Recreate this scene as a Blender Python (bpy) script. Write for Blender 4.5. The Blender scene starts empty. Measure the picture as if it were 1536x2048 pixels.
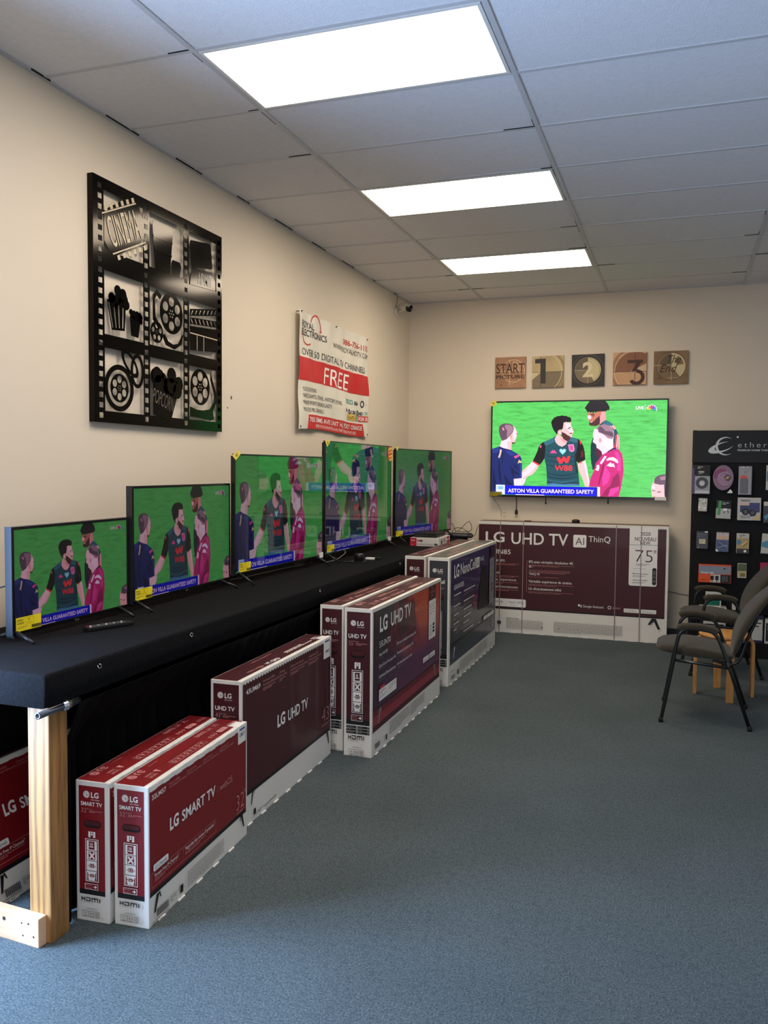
import bpy, bmesh, math, random
import numpy as np
from mathutils import Vector, Matrix
from mathutils.geometry import tessellate_polygon
R = math.radians
random.seed(7)
C = bpy.context.scene.collection
scn = bpy.context.scene

# ------------------------------------------------------------------ camera, world, lights, exposure
F_PX = 1690.505
YAW, PITCH, ROLL = -0.338070703, -0.0523416662, 0.00881441507
cy, sy, cp, sp, cr, sr = math.cos(YAW), math.sin(YAW), math.cos(PITCH), math.sin(PITCH), math.cos(ROLL), math.sin(ROLL)
fw = Vector((sy*cp, cy*cp, sp)); r0 = Vector((cy, -sy, 0)); u0 = r0.cross(fw)
rt = cr*r0 + sr*u0; up = -sr*r0 + cr*u0
cam_d = bpy.data.cameras.new('camera'); cam = bpy.data.objects.new('camera', cam_d); C.objects.link(cam)
cam.matrix_world = Matrix(((rt.x, up.x, -fw.x, 2.72658), (rt.y, up.y, -fw.y, -8.50967), (rt.z, up.z, -fw.z, 1.61623), (0, 0, 0, 1)))
cam_d.sensor_fit = 'VERTICAL'; cam_d.sensor_height = 24.0; cam_d.sensor_width = 18.0
cam_d.lens = F_PX/2048*24.0; cam_d.clip_start = 0.05; cam_d.clip_end = 100
scn.camera = cam
scn.view_settings.view_transform = 'Standard'; scn.view_settings.look = 'None'
scn.view_settings.gamma = 1; scn.view_settings.use_curve_mapping = False
scn.view_settings.exposure = 0.0

def lin(c):
    return tuple((x/12.92 if x <= 0.04045 else ((x+0.055)/1.055)**2.4) for x in [v/255 for v in c])

w = bpy.data.worlds.new('sky'); scn.world = w; w.use_nodes = True
w.node_tree.nodes['Background'].inputs[0].default_value = (0.90, 0.94, 1.0, 1)
w.node_tree.nodes['Background'].inputs[1].default_value = 1.7

PANEL_E = 15.5           # emission of the ceiling diffusers
PANEL_C = (1.0, 0.86, 0.69)
def area(name, loc, target, sx, sy_, power, color, spread=180):
    d = bpy.data.lights.new(name, 'AREA'); d.shape = 'RECTANGLE'; d.size = sx; d.size_y = sy_
    d.energy = power; d.color = color; d.spread = R(spread)
    o = bpy.data.objects.new(name, d); C.objects.link(o); o.location = loc
    o.rotation_euler = (Vector(target)-Vector(loc)).to_track_quat('-Z', 'Y').to_euler()
    return o
# daylight through the shop window in the left wall, beside and behind the camera
area('daylight_window', (-0.32, -6.92, 1.15), (2.6, -7.0, 0.9), 0.8, 1.9, 300, (0.38, 0.60, 1.0), 180)

# ------------------------------------------------------------------ materials
MATS = {}
def mat(name, col, rough=0.6, metal=0.0, spec=0.5, srgb=True, bump=0, bscale=200, var=0, vscale=5, coat=0, emit=None, es=0, trans=0, sheen=0, ior=1.5, aniso=0):
    if name in MATS: return MATS[name]
    m = bpy.data.materials.new(name); m.use_nodes = True; nt = m.node_tree
    b = nt.nodes['Principled BSDF']
    c = lin(col) if srgb else col
    b.inputs['Base Color'].default_value = (*c, 1); b.inputs['Roughness'].default_value = rough
    b.inputs['Metallic'].default_value = metal; b.inputs['Specular IOR Level'].default_value = spec
    b.inputs['IOR'].default_value = ior
    if coat: b.inputs['Coat Weight'].default_value = coat; b.inputs['Coat Roughness'].default_value = 0.05
    if trans: b.inputs['Transmission Weight'].default_value = trans
    if sheen: b.inputs['Sheen Weight'].default_value = sheen
    if aniso: b.inputs['Anisotropic'].default_value = aniso
    if emit: b.inputs['Emission Color'].default_value = (*emit, 1); b.inputs['Emission Strength'].default_value = es
    if bump or var:
        tc = nt.nodes.new('ShaderNodeTexCoord')
    if var:
        n = nt.nodes.new('ShaderNodeTexNoise'); n.inputs['Scale'].default_value = vscale; n.inputs['Detail'].default_value = 6
        nt.links.new(tc.outputs['Object'], n.inputs['Vector'])
        mx = nt.nodes.new('ShaderNodeMix'); mx.data_type = 'RGBA'
        mx.inputs['A'].default_value = (*[x*(1-var) for x in c], 1); mx.inputs['B'].default_value = (*[min(1, x*(1+var)) for x in c], 1)
        mr = nt.nodes.new('ShaderNodeMapRange'); mr.inputs['From Min'].default_value = 0.3; mr.inputs['From Max'].default_value = 0.7
        nt.links.new(n.outputs['Fac'], mr.inputs['Value']); nt.links.new(mr.outputs['Result'], mx.inputs['Factor'])
        nt.links.new(mx.outputs['Result'], b.inputs['Base Color'])
    if bump:
        n2 = nt.nodes.new('ShaderNodeTexNoise'); n2.inputs['Scale'].default_value = bscale; n2.inputs['Detail'].default_value = 3
        nt.links.new(tc.outputs['Object'], n2.inputs['Vector'])
        bp = nt.nodes.new('ShaderNodeBump'); bp.inputs['Strength'].default_value = bump; bp.inputs['Distance'].default_value = 0.004
        nt.links.new(n2.outputs['Fac'], bp.inputs['Height']); nt.links.new(bp.outputs['Normal'], b.inputs['Normal'])
    MATS[name] = m
    return m

def carpet_mat():
    m = mat('carpet', (78, 90, 97), 0.95, spec=0.15)
    nt = m.node_tree; b = nt.nodes['Principled BSDF']; N = nt.nodes; L = nt.links
    tc = N.new('ShaderNodeTexCoord')
    n1 = N.new('ShaderNodeTexNoise'); n1.inputs['Scale'].default_value = 150; n1.inputs['Detail'].default_value = 5; n1.inputs['Roughness'].default_value = 0.8
    n2 = N.new('ShaderNodeTexNoise'); n2.inputs['Scale'].default_value = 1.6; n2.inputs['Detail'].default_value = 4
    n3 = N.new('ShaderNodeTexNoise'); n3.inputs['Scale'].default_value = 38; n3.inputs['Detail'].default_value = 3
    for n in (n1, n2, n3): L.new(tc.outputs['Object'], n.inputs['Vector'])
    r = N.new('ShaderNodeValToRGB'); e = r.color_ramp.elements
    e[0].position = 0.36; e[0].color = (*lin((46, 55, 58)), 1); e[1].position = 0.62; e[1].color = (*lin((104, 114, 116)), 1)
    L.new(n1.outputs['Fac'], r.inputs['Fac'])
    mu = N.new('ShaderNodeMix'); mu.data_type = 'RGBA'; mu.blend_type = 'MULTIPLY'; mu.inputs['Factor'].default_value = 1
    r2 = N.new('ShaderNodeValToRGB'); e = r2.color_ramp.elements
    e[0].position = 0.3; e[0].color = (0.86, 0.87, 0.86, 1); e[1].position = 0.7; e[1].color = (1.05, 1.05, 1.05, 1)
    L.new(n2.outputs['Fac'], r2.inputs['Fac']); L.new(r.outputs['Color'], mu.inputs['A']); L.new(r2.outputs['Color'], mu.inputs['B'])
    mu2 = N.new('ShaderNodeMix'); mu2.data_type = 'RGBA'; mu2.blend_type = 'MULTIPLY'; mu2.inputs['Factor'].default_value = 1
    r3 = N.new('ShaderNodeValToRGB'); e = r3.color_ramp.elements
    e[0].position = 0.3; e[0].color = (0.82, 0.83, 0.84, 1); e[1].position = 0.55; e[1].color = (1, 1, 1, 1)
    L.new(n3.outputs['Fac'], r3.inputs['Fac']); L.new(mu.outputs['Result'], mu2.inputs['A']); L.new(r3.outputs['Color'], mu2.inputs['B'])
    L.new(mu2.outputs['Result'], b.inputs['Base Color'])
    bp = N.new('ShaderNodeBump'); bp.inputs['Strength'].default_value = 0.6; bp.inputs['Distance'].default_value = 0.006
    L.new(n1.outputs['Fac'], bp.inputs['Height']); L.new(bp.outputs['Normal'], b.inputs['Normal'])
    return m

def wood_mat(name, c1, c2, scale=(1, 1, 1), rough=0.55, wscale=3.0, dist=6):
    if name in MATS: return MATS[name]
    m = mat(name, c1, rough); nt = m.node_tree; b = nt.nodes['Principled BSDF']; N = nt.nodes; L = nt.links
    tc = N.new('ShaderNodeTexCoord'); mp = N.new('ShaderNodeMapping'); mp.inputs['Scale'].default_value = scale
    wv = N.new('ShaderNodeTexWave'); wv.inputs['Scale'].default_value = wscale; wv.inputs['Distortion'].default_value = dist
    wv.inputs['Detail'].default_value = 3; wv.inputs['Detail Scale'].default_value = 1.2
    ns = N.new('ShaderNodeTexNoise'); ns.inputs['Scale'].default_value = 12
    L.new(tc.outputs['Object'], mp.inputs['Vector']); L.new(mp.outputs['Vector'], wv.inputs['Vector']); L.new(mp.outputs['Vector'], ns.inputs['Vector'])
    mx = N.new('ShaderNodeMix'); mx.data_type = 'RGBA'; mx.inputs['A'].default_value = (*lin(c1), 1); mx.inputs['B'].default_value = (*lin(c2), 1)
    ad = N.new('ShaderNodeMath'); ad.operation = 'MULTIPLY'
    L.new(wv.outputs['Fac'], ad.inputs[0]); L.new(ns.outputs['Fac'], ad.inputs[1]); L.new(ad.outputs[0], mx.inputs['Factor'])
    L.new(mx.outputs['Result'], b.inputs['Base Color'])
    return m

def paint_noise(name, c1, c2, scale=6, rough=0.7, lo=0.35, hi=0.65, stretch=(1, 1, 1)):
    if name in MATS: return MATS[name]
    m = mat(name, c1, rough); nt = m.node_tree; b = nt.nodes['Principled BSDF']; N = nt.nodes; L = nt.links
    tc = N.new('ShaderNodeTexCoord'); mp = N.new('ShaderNodeMapping'); mp.inputs['Scale'].default_value = stretch
    n = N.new('ShaderNodeTexNoise'); n.inputs['Scale'].default_value = scale; n.inputs['Detail'].default_value = 5
    r = N.new('ShaderNodeValToRGB'); e = r.color_ramp.elements
    e[0].position = lo; e[0].color = (*lin(c1), 1); e[1].position = hi; e[1].color = (*lin(c2), 1)
    L.new(tc.outputs['Object'], mp.inputs['Vector']); L.new(mp.outputs['Vector'], n.inputs['Vector']); L.new(n.outputs['Fac'], r.inputs['Fac']); L.new(r.outputs['Color'], b.inputs['Base Color'])
    return m

# ------------------------------------------------------------------ object helpers
def link(o, parent=None):
    C.objects.link(o)
    if parent: o.parent = parent
    return o
def tag(o, label=None, cat=None, group=None, kind=None):
    if label: o['label'] = label
    if cat: o['category'] = cat
    if group: o['group'] = group
    if kind: o['kind'] = kind
    return o
def thing(name, label, cat, loc=(0, 0, 0), rz=0, group=None):
    o = bpy.data.objects.new(name, None); C.objects.link(o); o.empty_display_size = 0.05
    o.location = loc; o.rotation_euler = (0, 0, rz)
    return tag(o, label, cat, group)

class MB:
    """collects shapes into one mesh"""
    def __init__(s): s.v = []; s.f = []; s.m = []; s.sm = []
    def add(s, vs, fs, mi=0, smooth=False):
        b = len(s.v); s.v += [tuple(v) for v in vs]
        for f in fs: s.f.append([b+i for i in f]); s.m.append(mi); s.sm.append(smooth)
        return s
    def box(s, x0, y0, z0, x1, y1, z1, mi=0, bev=0, M=None):
        bm = bmesh.new(); bmesh.ops.create_cube(bm, size=1)
        for v in bm.verts: v.co = Vector(((x0+x1)/2+v.co.x*(x1-x0), (y0+y1)/2+v.co.y*(y1-y0), (z0+z1)/2+v.co.z*(z1-z0)))
        if bev: bmesh.ops.bevel(bm, geom=bm.edges[:], offset=bev, segments=2, affect='EDGES', profile=0.6)
        return s.bm(bm, mi, M)
    def bm(s, bm, mi=0, M=None, smooth=False):
        bm.verts.index_update()
        vs = [(M @ v.co if M else v.co.copy()) for v in bm.verts]
        s.add(vs, [[v.index for v in f.verts] for f in bm.faces], mi, smooth); bm.free(); return s
    def tube(s, pts, r, mi=0, seg=10, close=False, flat=None):
        pts = [Vector(p) for p in pts]; n = len(pts); rings = []
        rr = r if isinstance(r, (list, tuple)) else [r]*n
        t0 = (pts[1]-pts[0]).normalized(); ref = Vector((0, 0, 1)) if abs(t0.z) < 0.9 else Vector((0, 1, 0))
        nrm = (ref - t0*ref.dot(t0)).normalized()
        for i, p in enumerate(pts):
            if close: t = (pts[(i+1) % n]-pts[i-1]).normalized()
            elif i == 0: t = t0
            elif i == n-1: t = (pts[-1]-pts[-2]).normalized()
            else: t = ((pts[i+1]-p).normalized()+(p-pts[i-1]).normalized()).normalized()
            nrm = (nrm - t*nrm.dot(t))
            nrm = nrm.normalized() if nrm.length > 1e-6 else Vector((1, 0, 0))
            bn = t.cross(nrm)
            rings.append([p + (nrm*math.cos(2*math.pi*k/seg) + bn*math.sin(2*math.pi*k/seg)*(flat or 1))*rr[i] for k in range(seg)])
        vs = [v for rg in rings for v in rg]; fs = []
        for i in range(n if close else n-1):
            j = (i+1) % n
            for k in range(seg): fs.append([i*seg+k, i*seg+(k+1) % seg, j*seg+(k+1) % seg, j*seg+k])
        if not close: fs += [list(range(seg))[::-1], [(n-1)*seg+k for k in range(seg)]]
        return s.add(vs, fs, mi, True)
    def lathe(s, prof, c=(0, 0, 0), mi=0, seg=28, M=None, smooth=True):
        vs = []; fs = []
        for r_, z in prof:
            for k in range(seg):
                a = 2*math.pi*k/seg; vs.append(Vector((c[0]+r_*math.cos(a), c[1]+r_*math.sin(a), c[2]+z)))
        for i in range(len(prof)-1):
            for k in range(seg): fs.append([i*seg+k, i*seg+(k+1) % seg, (i+1)*seg+(k+1) % seg, (i+1)*seg+k])
        if prof[0][0] > 1e-5: fs.append(list(range(seg))[::-1])
        if prof[-1][0] > 1e-5: fs.append([(len(prof)-1)*seg+k for k in range(seg)])
        if M: vs = [M @ v for v in vs]
        return s.add(vs, fs, mi, smooth)
    def prism(s, pts, d, mi=0, fn=None, holes=()):
        """2D outline (with holes) extruded by d; fn maps (u,v,w)->3D"""
        loops = [[Vector((p[0], p[1], 0)) for p in pts]] + [[Vector((p[0], p[1], 0)) for p in h] for h in holes]
        flat = [p for l in loops for p in l]; tris = tessellate_polygon(loops)
        fn = fn or (lambda u, v, w: (u, v, w)); n = len(flat)
        vs = [fn(p.x, p.y, 0) for p in flat] + [fn(p.x, p.y, d) for p in flat]
        fs = [list(t)[::-1] for t in tris] + [[i+n for i in t] for t in tris]; b = 0
        for l in loops:
            for i in range(len(l)):
                j = (i+1) % len(l); fs.append([b+i, b+j, b+j+n, b+i+n])
            b += len(l)
        return s.add(vs, fs, mi)
    def build(s, name, mats, parent=None, bevel=0):
        me = bpy.data.meshes.new(name); me.from_pydata(s.v, [], s.f)
        for m in (mats if isinstance(mats, (list, tuple)) else [mats]): me.materials.append(m)
        me.polygons.foreach_set('material_index', s.m); me.polygons.foreach_set('use_smooth', s.sm); me.update()
        bm = bmesh.new(); bm.from_mesh(me); bmesh.ops.recalc_face_normals(bm, faces=bm.faces[:]); bm.to_mesh(me); bm.free()
        o = bpy.data.objects.new(name, me); link(o, parent)
        if bevel:
            b = o.modifiers.new('bevel', 'BEVEL'); b.width = bevel; b.segments = 2; b.limit_method = 'ANGLE'
        return o

# ------------------------------------------------------------------ flat print helper
_T = {}
_tc = bpy.data.curves.new('lettering', 'FONT'); _to = bpy.data.objects.new('lettering', _tc)
def glyphs(s, bold=0.0, slant=0.0, space=1.0, res=3):
    k = (s, bold, slant, space, res)
    if k not in _T:
        _tc.body = s; _tc.offset = bold; _tc.shear = slant; _tc.space_character = space; _tc.resolution_u = res
        me = _to.to_mesh(); v = [(p.co.x, p.co.y) for p in me.vertices]; f = [list(p.vertices) for p in me.polygons]
        _to.to_mesh_clear(); _T[k] = (v, f)
    return _T[k]
CAP = 0.70
class Canvas:
    """print laid on a face: u to the right, v up, in metres; every layer a hair above the last"""
    def __init__(s, dz=0.00012, clip=None): s.v = []; s.f = []; s.m = []; s.mats = []; s.z = 0.0004; s.dz = dz
    def mi(s, m):
        if m not in s.mats: s.mats.append(m)
        return s.mats.index(m)
    def _add(s, pts, fs, m, fix=False):
        b = len(s.v); s.v += [(p[0], p[1], s.z) for p in pts]; i = s.mi(m)
        for f in fs: s.f.append([b+k for k in f]); s.m.append(i)
        s.z += s.dz; return s
    def poly(s, pts, m, holes=()):
        loops = [[Vector((p[0], p[1], 0)) for p in pts]] + [[Vector((p[0], p[1], 0)) for p in h] for h in holes]
        return s._add([p for l in loops for p in l], [list(t) for t in tessellate_polygon(loops)], m)
    def rect(s, x0, y0, x1, y1, m, nx=1, ny=1):
        pts = [(x0+(x1-x0)*i/nx, y0+(y1-y0)*j/ny) for j in range(ny+1) for i in range(nx+1)]
        return s._add(pts, [[j*(nx+1)+i, j*(nx+1)+i+1, (j+1)*(nx+1)+i+1, (j+1)*(nx+1)+i] for j in range(ny) for i in range(nx)], m)
    def frame(s, x0, y0, x1, y1, t, m): return s.poly([(x0, y0), (x1, y0), (x1, y1), (x0, y1)], m, [[(x0+t, y0+t), (x1-t, y0+t), (x1-t, y1-t), (x0+t, y1-t)]])
    def rrect(s, x0, y0, x1, y1, r, m, k=5):
        pts = []
        for cx_, cy_, a0 in ((x1-r, y1-r, 0), (x0+r, y1-r, 90), (x0+r, y0+r, 180), (x1-r, y0+r, 270)):
            pts += [(cx_+r*math.cos(R(a0+90*i/k)), cy_+r*math.sin(R(a0+90*i/k))) for i in range(k+1)]
        return s.poly(pts, m)
    def arc(s, x, y, r, m, a0=0, a1=360, ri=0, ry=None, n=28):
        ry = ry or r; f = ry/r
        o = [(x+r*math.cos(R(a0+(a1-a0)*i/n)), y+ry*math.sin(R(a0+(a1-a0)*i/n))) for i in range(n+1)]
        if ri > 0:
            q = [(x+ri*math.cos(R(a0+(a1-a0)*i/n)), y+ri*f*math.sin(R(a0+(a1-a0)*i/n))) for i in range(n+1)]
            return s._add(o+q, [[i, i+1, n+2+i, n+1+i] for i in range(n)], m)
        if abs(a1-a0) >= 360: return s.poly(o[:-1], m)
        return s.poly(o+[(x, y)], m)
    def line(s, pts, t, m):
        for a, b in zip(pts[:-1], pts[1:]):
            a = Vector(a); b = Vector(b); d = (b-a)
            if d.length < 1e-9: continue
            n = Vector((-d.y, d.x)).normalized()*t/2
            s._add([a-n, b-n, b+n, a+n], [[0, 1, 2, 3]], m); s.z -= s.dz
        s.z += s.dz; return s
    def text(s, t, x, y, h, m, w=None, al='L', bold=0.0, slant=0.0, rot=0, space=1.0, res=3, flip=False):
        v, f = glyphs(t, bold, slant, space, res)
        if not v: return s
        x0 = min(p[0] for p in v); x1 = max(p[0] for p in v); k = h/CAP; sx = (w/(x1-x0)) if w else k; W = (x1-x0)*sx
        ox = x - (0 if al == 'L' else W/2 if al == 'C' else W); c, n = math.cos(R(rot)), math.sin(R(rot)); out = []
        for p in v:
            dx = ox+(p[0]-x0)*sx-x; dy = p[1]*k
            if flip: dx = -dx; dy = -dy
            out.append((x+dx*c-dy*n, y+dx*n+dy*c))
        return s._add(out, f, m)
    def small(s, x, y, w, rows, lh, m, t=0.35, seed=1):
        """unreadable small print: rows of word-like dashes"""
        rg = random.Random(seed)
        pts = []; fs = []
        for r_ in range(rows):
            cx_ = x; e = x+w*(1 if r_ < rows-1 else rg.uniform(0.4, 0.9)); yy = y-r_*lh
            while cx_ < e:
                l = rg.uniform(1.2, 4)*lh; l = min(l, e-cx_); b = len(pts)
                pts += [(cx_, yy), (cx_+l, yy), (cx_+l, yy+lh*t), (cx_, yy+lh*t)]; fs.append([b, b+1, b+2, b+3]); cx_ += l+lh*0.45
        return s._add(pts, fs, m)
    def refine(s, mx):
        """split long faces so the print can follow a curved sheet"""
        out = []; om = []; st = []
        for f, m in zip(s.f, s.m):
            for k in range(1, len(f)-1): st.append((f[0], f[k], f[k+1], m))
        while st:
            a, b, c_, m = st.pop(); e = [((s.v[p][0]-s.v[q][0])**2+(s.v[p][1]-s.v[q][1])**2, p, q, r) for p, q, r in ((a, b, c_), (b, c_, a), (c_, a, b))]; l = max(e)
            if l[0] > mx*mx:
                p, q, r = l[1:]; s.v.append(tuple((s.v[p][i]+s.v[q][i])/2 for i in range(3))); n = len(s.v)-1; st += [(p, n, r, m), (n, q, r, m)]
            else: out.append([a, b, c_]); om.append(m)
        s.f = out; s.m = om; return s
    def build(s, name, parent, fn):
        me = bpy.data.meshes.new(name); me.from_pydata([fn(*p) for p in s.v], [], s.f)
        for m in s.mats: me.materials.append(m)
        me.polygons.foreach_set('material_index', s.m); me.update()
        o = bpy.data.objects.new(name, me); return link(o, parent)
    def into(s, mb, fn, moff):
        mb.add([fn(*p) for p in s.v], s.f, 0); mb.m[-len(s.f):] = [i+moff for i in s.m]

# ------------------------------------------------------------------ the setting
CEIL = 3.33; XR = 6.3; YF = -10.4
M_wall = mat('wall_paint', (222, 209, 190), 0.75, spec=0.25, bump=0.08, bscale=90)
M_ceil = mat('ceiling_tile', (226, 224, 226), 0.95, spec=0.1, bump=0.5, bscale=160, var=0.03, vscale=40)
M_grid = mat('ceiling_grid', (196, 195, 197), 0.5)
M_gap = mat('dark_gap', (25, 24, 24), 0.9)
M_base = mat('baseboard_rubber', (28, 30, 33), 0.5)
def struct(o): o['kind'] = 'structure'; return o
struct(MB().box(0, YF, -0.05, XR, 0.0, 0).build('floor', carpet_mat()))
struct(MB().box(-0.12, -6.46, -0.05, 0, 0.12, CEIL+0.1).box(-0.12, YF, -0.05, 0, -7.38, CEIL+0.1).box(-0.12, -7.38, 2.15, 0, -6.46, CEIL+0.1).build('wall_left', M_wall))
struct(MB().box(0, 0, -0.05, XR+0.12, 0.12, CEIL+0.1).build('wall_back', M_wall))
struct(MB().box(XR, YF, -0.05, XR+0.12, 0.0, CEIL+0.1).build('wall_right', M_wall))
# the shop front behind the camera: posts and a lintel, open glass bays between
fr = MB().box(0, YF-0.12, -0.05, 1.2, YF, CEIL+0.1).box(XR-1.0, YF-0.12, -0.05, XR, YF, CEIL+0.1).box(1.2, YF-0.12, 2.6, XR-1.0, YF, CEIL+0.1)
struct(fr.build('wall_front', M_wall))
struct(MB().box(0.0, -0.012, 0, XR, 0, 0.1).build('baseboard_back', M_base))
struct(MB().box(0.0, -6.44, 0, 0.012, -0.012, 0.1).build('baseboard_left', M_base))
wf = MB()
for a, b in ((-7.38, -7.34), (-6.50, -6.46)): wf.box(-0.1, a, 0, -0.04, b, 2.15)
wf.box(-0.1, -7.38, 2.11, -0.04, -6.46, 2.15).box(-0.1, -7.38, 0, -0.04, -6.46, 0.05)
struct(wf.build('window_1', mat('window_frame', (60, 60, 62), 0.4, metal=0.8)))

XL = [0, 0.779, 1.999, 3.219, 4.439, 5.659, XR]
YLn = [0.0] + [-0.515-0.61*k for k in range(17)]
LIGHTS = [(0.779, -1.735), (0.779, -3.565), (0.779, -5.395), (0.779, -7.225)]
def is_light(x, y1): return any(abs(x-a) < 0.01 and abs(y1-(b)) < 0.01 for a, b in LIGHTS)
tiles = MB()
YC = YLn + [YF]
for i in range(len(XL)-1):
    for j in range(len(YC)-1):
        if is_light(XL[i], YC[j+1]): continue
        x0, x1, y0, y1 = XL[i], XL[i+1], YC[j+1], YC[j]
        sg = random.uniform(-0.002, 0.001)
        tiles.box(x0+0.003, y0+0.003, CEIL+sg+0.002, x1-0.003, y1-0.003, CEIL+0.02)
tiles.box(0, YF, CEIL+0.3, XR, 0, CEIL+0.32)
struct(tiles.build('ceiling', M_ceil))
g = MB()
for x in XL[1:-1]: g.box(x-0.012, YF, CEIL-0.004, x+0.012, 0, CEIL+0.006)
for y in YLn[1:]:
    for a, b in zip(XL[:-1], XL[1:]): g.box(a+0.012, y-0.011, CEIL-0.003, b-0.012, y+0.011, CEIL+0.006)
g.box(0, YF, CEIL-0.006, 0.022, 0, CEIL+0.006).box(0.022, -0.022, CEIL-0.006, XR, 0, CEIL+0.006)
rg = random.Random(3)
for x in XL[1:4]:
    for y in YLn[1:12]:
        for sx_, sy_ in ((1, 0), (-1, 0), (0, 1), (0, -1)):
            if rg.random() < 0.42:
                l = rg.uniform(0.04, 0.16)
                if sx_: g.box(x+sx_*0.013, y-0.0125, CEIL-0.0035, x+sx_*(0.013+l), y-0.0095, CEIL+0.001, 1)
                else: g.box(x-0.0135, y+sy_*0.012, CEIL-0.0045, x-0.0105, y+sy_*(0.012+l), CEIL+0.001, 1)
for y in YLn[1:12]:
    l = rg.uniform(0.05, 0.2); g.box(0.022, y-l, CEIL-0.0065, 0.026, y+l*0.4, CEIL+0.001, 1)
struct(g.build('trim_1', [M_grid, M_gap]))
M_fix = mat('fixture_white', (225, 222, 216), 0.45)
M_diff = mat('diffuser', (255, 252, 245), 0.6, emit=PANEL_C, es=PANEL_E)
names = ['fluorescent ceiling light panel farthest from the viewer, nearest the back wall', 'middle fluorescent ceiling light panel of the row', 'largest and nearest fluorescent ceiling light panel in view', 'fluorescent ceiling light panel just behind the viewer']
for (x, y), nm in zip(LIGHTS, names):
    t = thing('ceiling_light', nm, 'ceiling light', (x+0.61, y+0.305, CEIL), 0, 'ceiling light panels in a row')
    a, b = 0.595, 0.292
    m = MB()
    for q in ((-a, -b, a, -b+0.016), (-a, b-0.016, a, b), (-a, -b+0.016, -a+0.016, b-0.016), (a-0.016, -b+0.016, a, b-0.016)): m.box(q[0], q[1], -0.006, q[2], q[3], 0.012)
    m.box(-a, -b, 0.02, a, b, 0.09)
    m.build('frame', M_fix, t)
    MB().box(-a+0.017, -b+0.017, 0.001, a-0.017, b-0.017, 0.008).build('diffuser', M_diff, t)
# small marks left on the left wall
tag(MB().box(0, -3.722, 2.045, 0.003, -3.71, 2.065).build('wall_anchor', mat('anchor_grey', (90, 80, 70), 0.6)), 'upper of two tiny dark screw anchors in the left wall right of the metal art', 'wall anchor')
tag(MB().box(0, -3.768, 1.982, 0.003, -3.76, 1.992).build('wall_anchor', MATS['anchor_grey']), 'lower of two tiny dark screw anchors in the left wall right of the metal art', 'wall anchor')

# ------------------------------------------------------------------ the broadcast picture, one design for all six screens
def homog(c):
    d = [(0, 1), (1, 1), (1, 0), (0, 0)]; A = []
    for (x, y), (u, v) in zip(c, d):
        A.append([x, y, 1, 0, 0, 0, -u*x, -u*y, -u]); A.append([0, 0, 0, x, y, 1, -v*x, -v*y, -v])
    return np.linalg.svd(np.array(A, float))[2][-1].reshape(3, 3)
HM = homog([(92, 140), (1453+1448*1.0541, 78*1.0541), (1453+1415*1.0541, 1612*1.0541), (62, 1665)])
def A_(x, y):
    p = HM @ np.array([x, y, 1.0]); return (float(p[0]/p[2]), float(p[1]/p[2]))
def B_(x, y): return (1453+x*1.0541, y*1.0541)
def scr_mat(name, col, grass=False):
    m = bpy.data.materials.new('screen_'+name); m.use_nodes = True; nt = m.node_tree; N = nt.nodes; L = nt.links
    b = N['Principled BSDF']; b.inputs['Base Color'].default_value = (0.004, 0.004, 0.004, 1); b.inputs['Specular IOR Level'].default_value = 0.5
    oi = N.new('ShaderNodeObjectInfo'); L.new(oi.outputs['Alpha'], b.inputs['Roughness'])
    mu = N.new('ShaderNodeMix'); mu.data_type = 'RGBA'; mu.blend_type = 'MULTIPLY'; mu.inputs['Factor'].default_value = 1
    mu.inputs['A'].default_value = (*lin(col), 1); L.new(oi.outputs['Color'], mu.inputs['B'])
    if grass:
        tc = N.new('ShaderNodeTexCoord'); mp = N.new('ShaderNodeMapping'); mp.inputs['Scale'].default_value = (1, 7, 22)
        mp.inputs['Rotation'].default_value = (R(-5), 0, 0)
        n = N.new('ShaderNodeTexNoise'); n.inputs['Scale'].default_value = 1.6; n.inputs['Detail'].default_value = 7; n.inputs['Roughness'].default_value = 0.62
        r = N.new('ShaderNodeValToRGB'); e = r.color_ramp.elements
        e[0].position = 0.30; e[0].color = (*lin((62, 172, 68)), 1); e[1].position = 0.56; e[1].color = (*lin(col), 1)
        k = e.new(0.44); k.color = (*lin((76, 202, 84)), 1)
        L.new(tc.outputs['Generated'], mp.inputs['Vector']); L.new(mp.outputs['Vector'], n.inputs['Vector']); L.new(n.outputs['Fac'], r.inputs['Fac']); L.new(r.outputs['Color'], mu.inputs['A'])
    L.new(mu.outputs['Result'], b.inputs['Emission Color']); b.inputs['Emission Strength'].default_value = 1.0
    return m
SC = {}
def S(name, col=None, grass=False):
    if name not in SC: SC[name] = scr_mat(name, col, grass)
    return SC[name]
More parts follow.
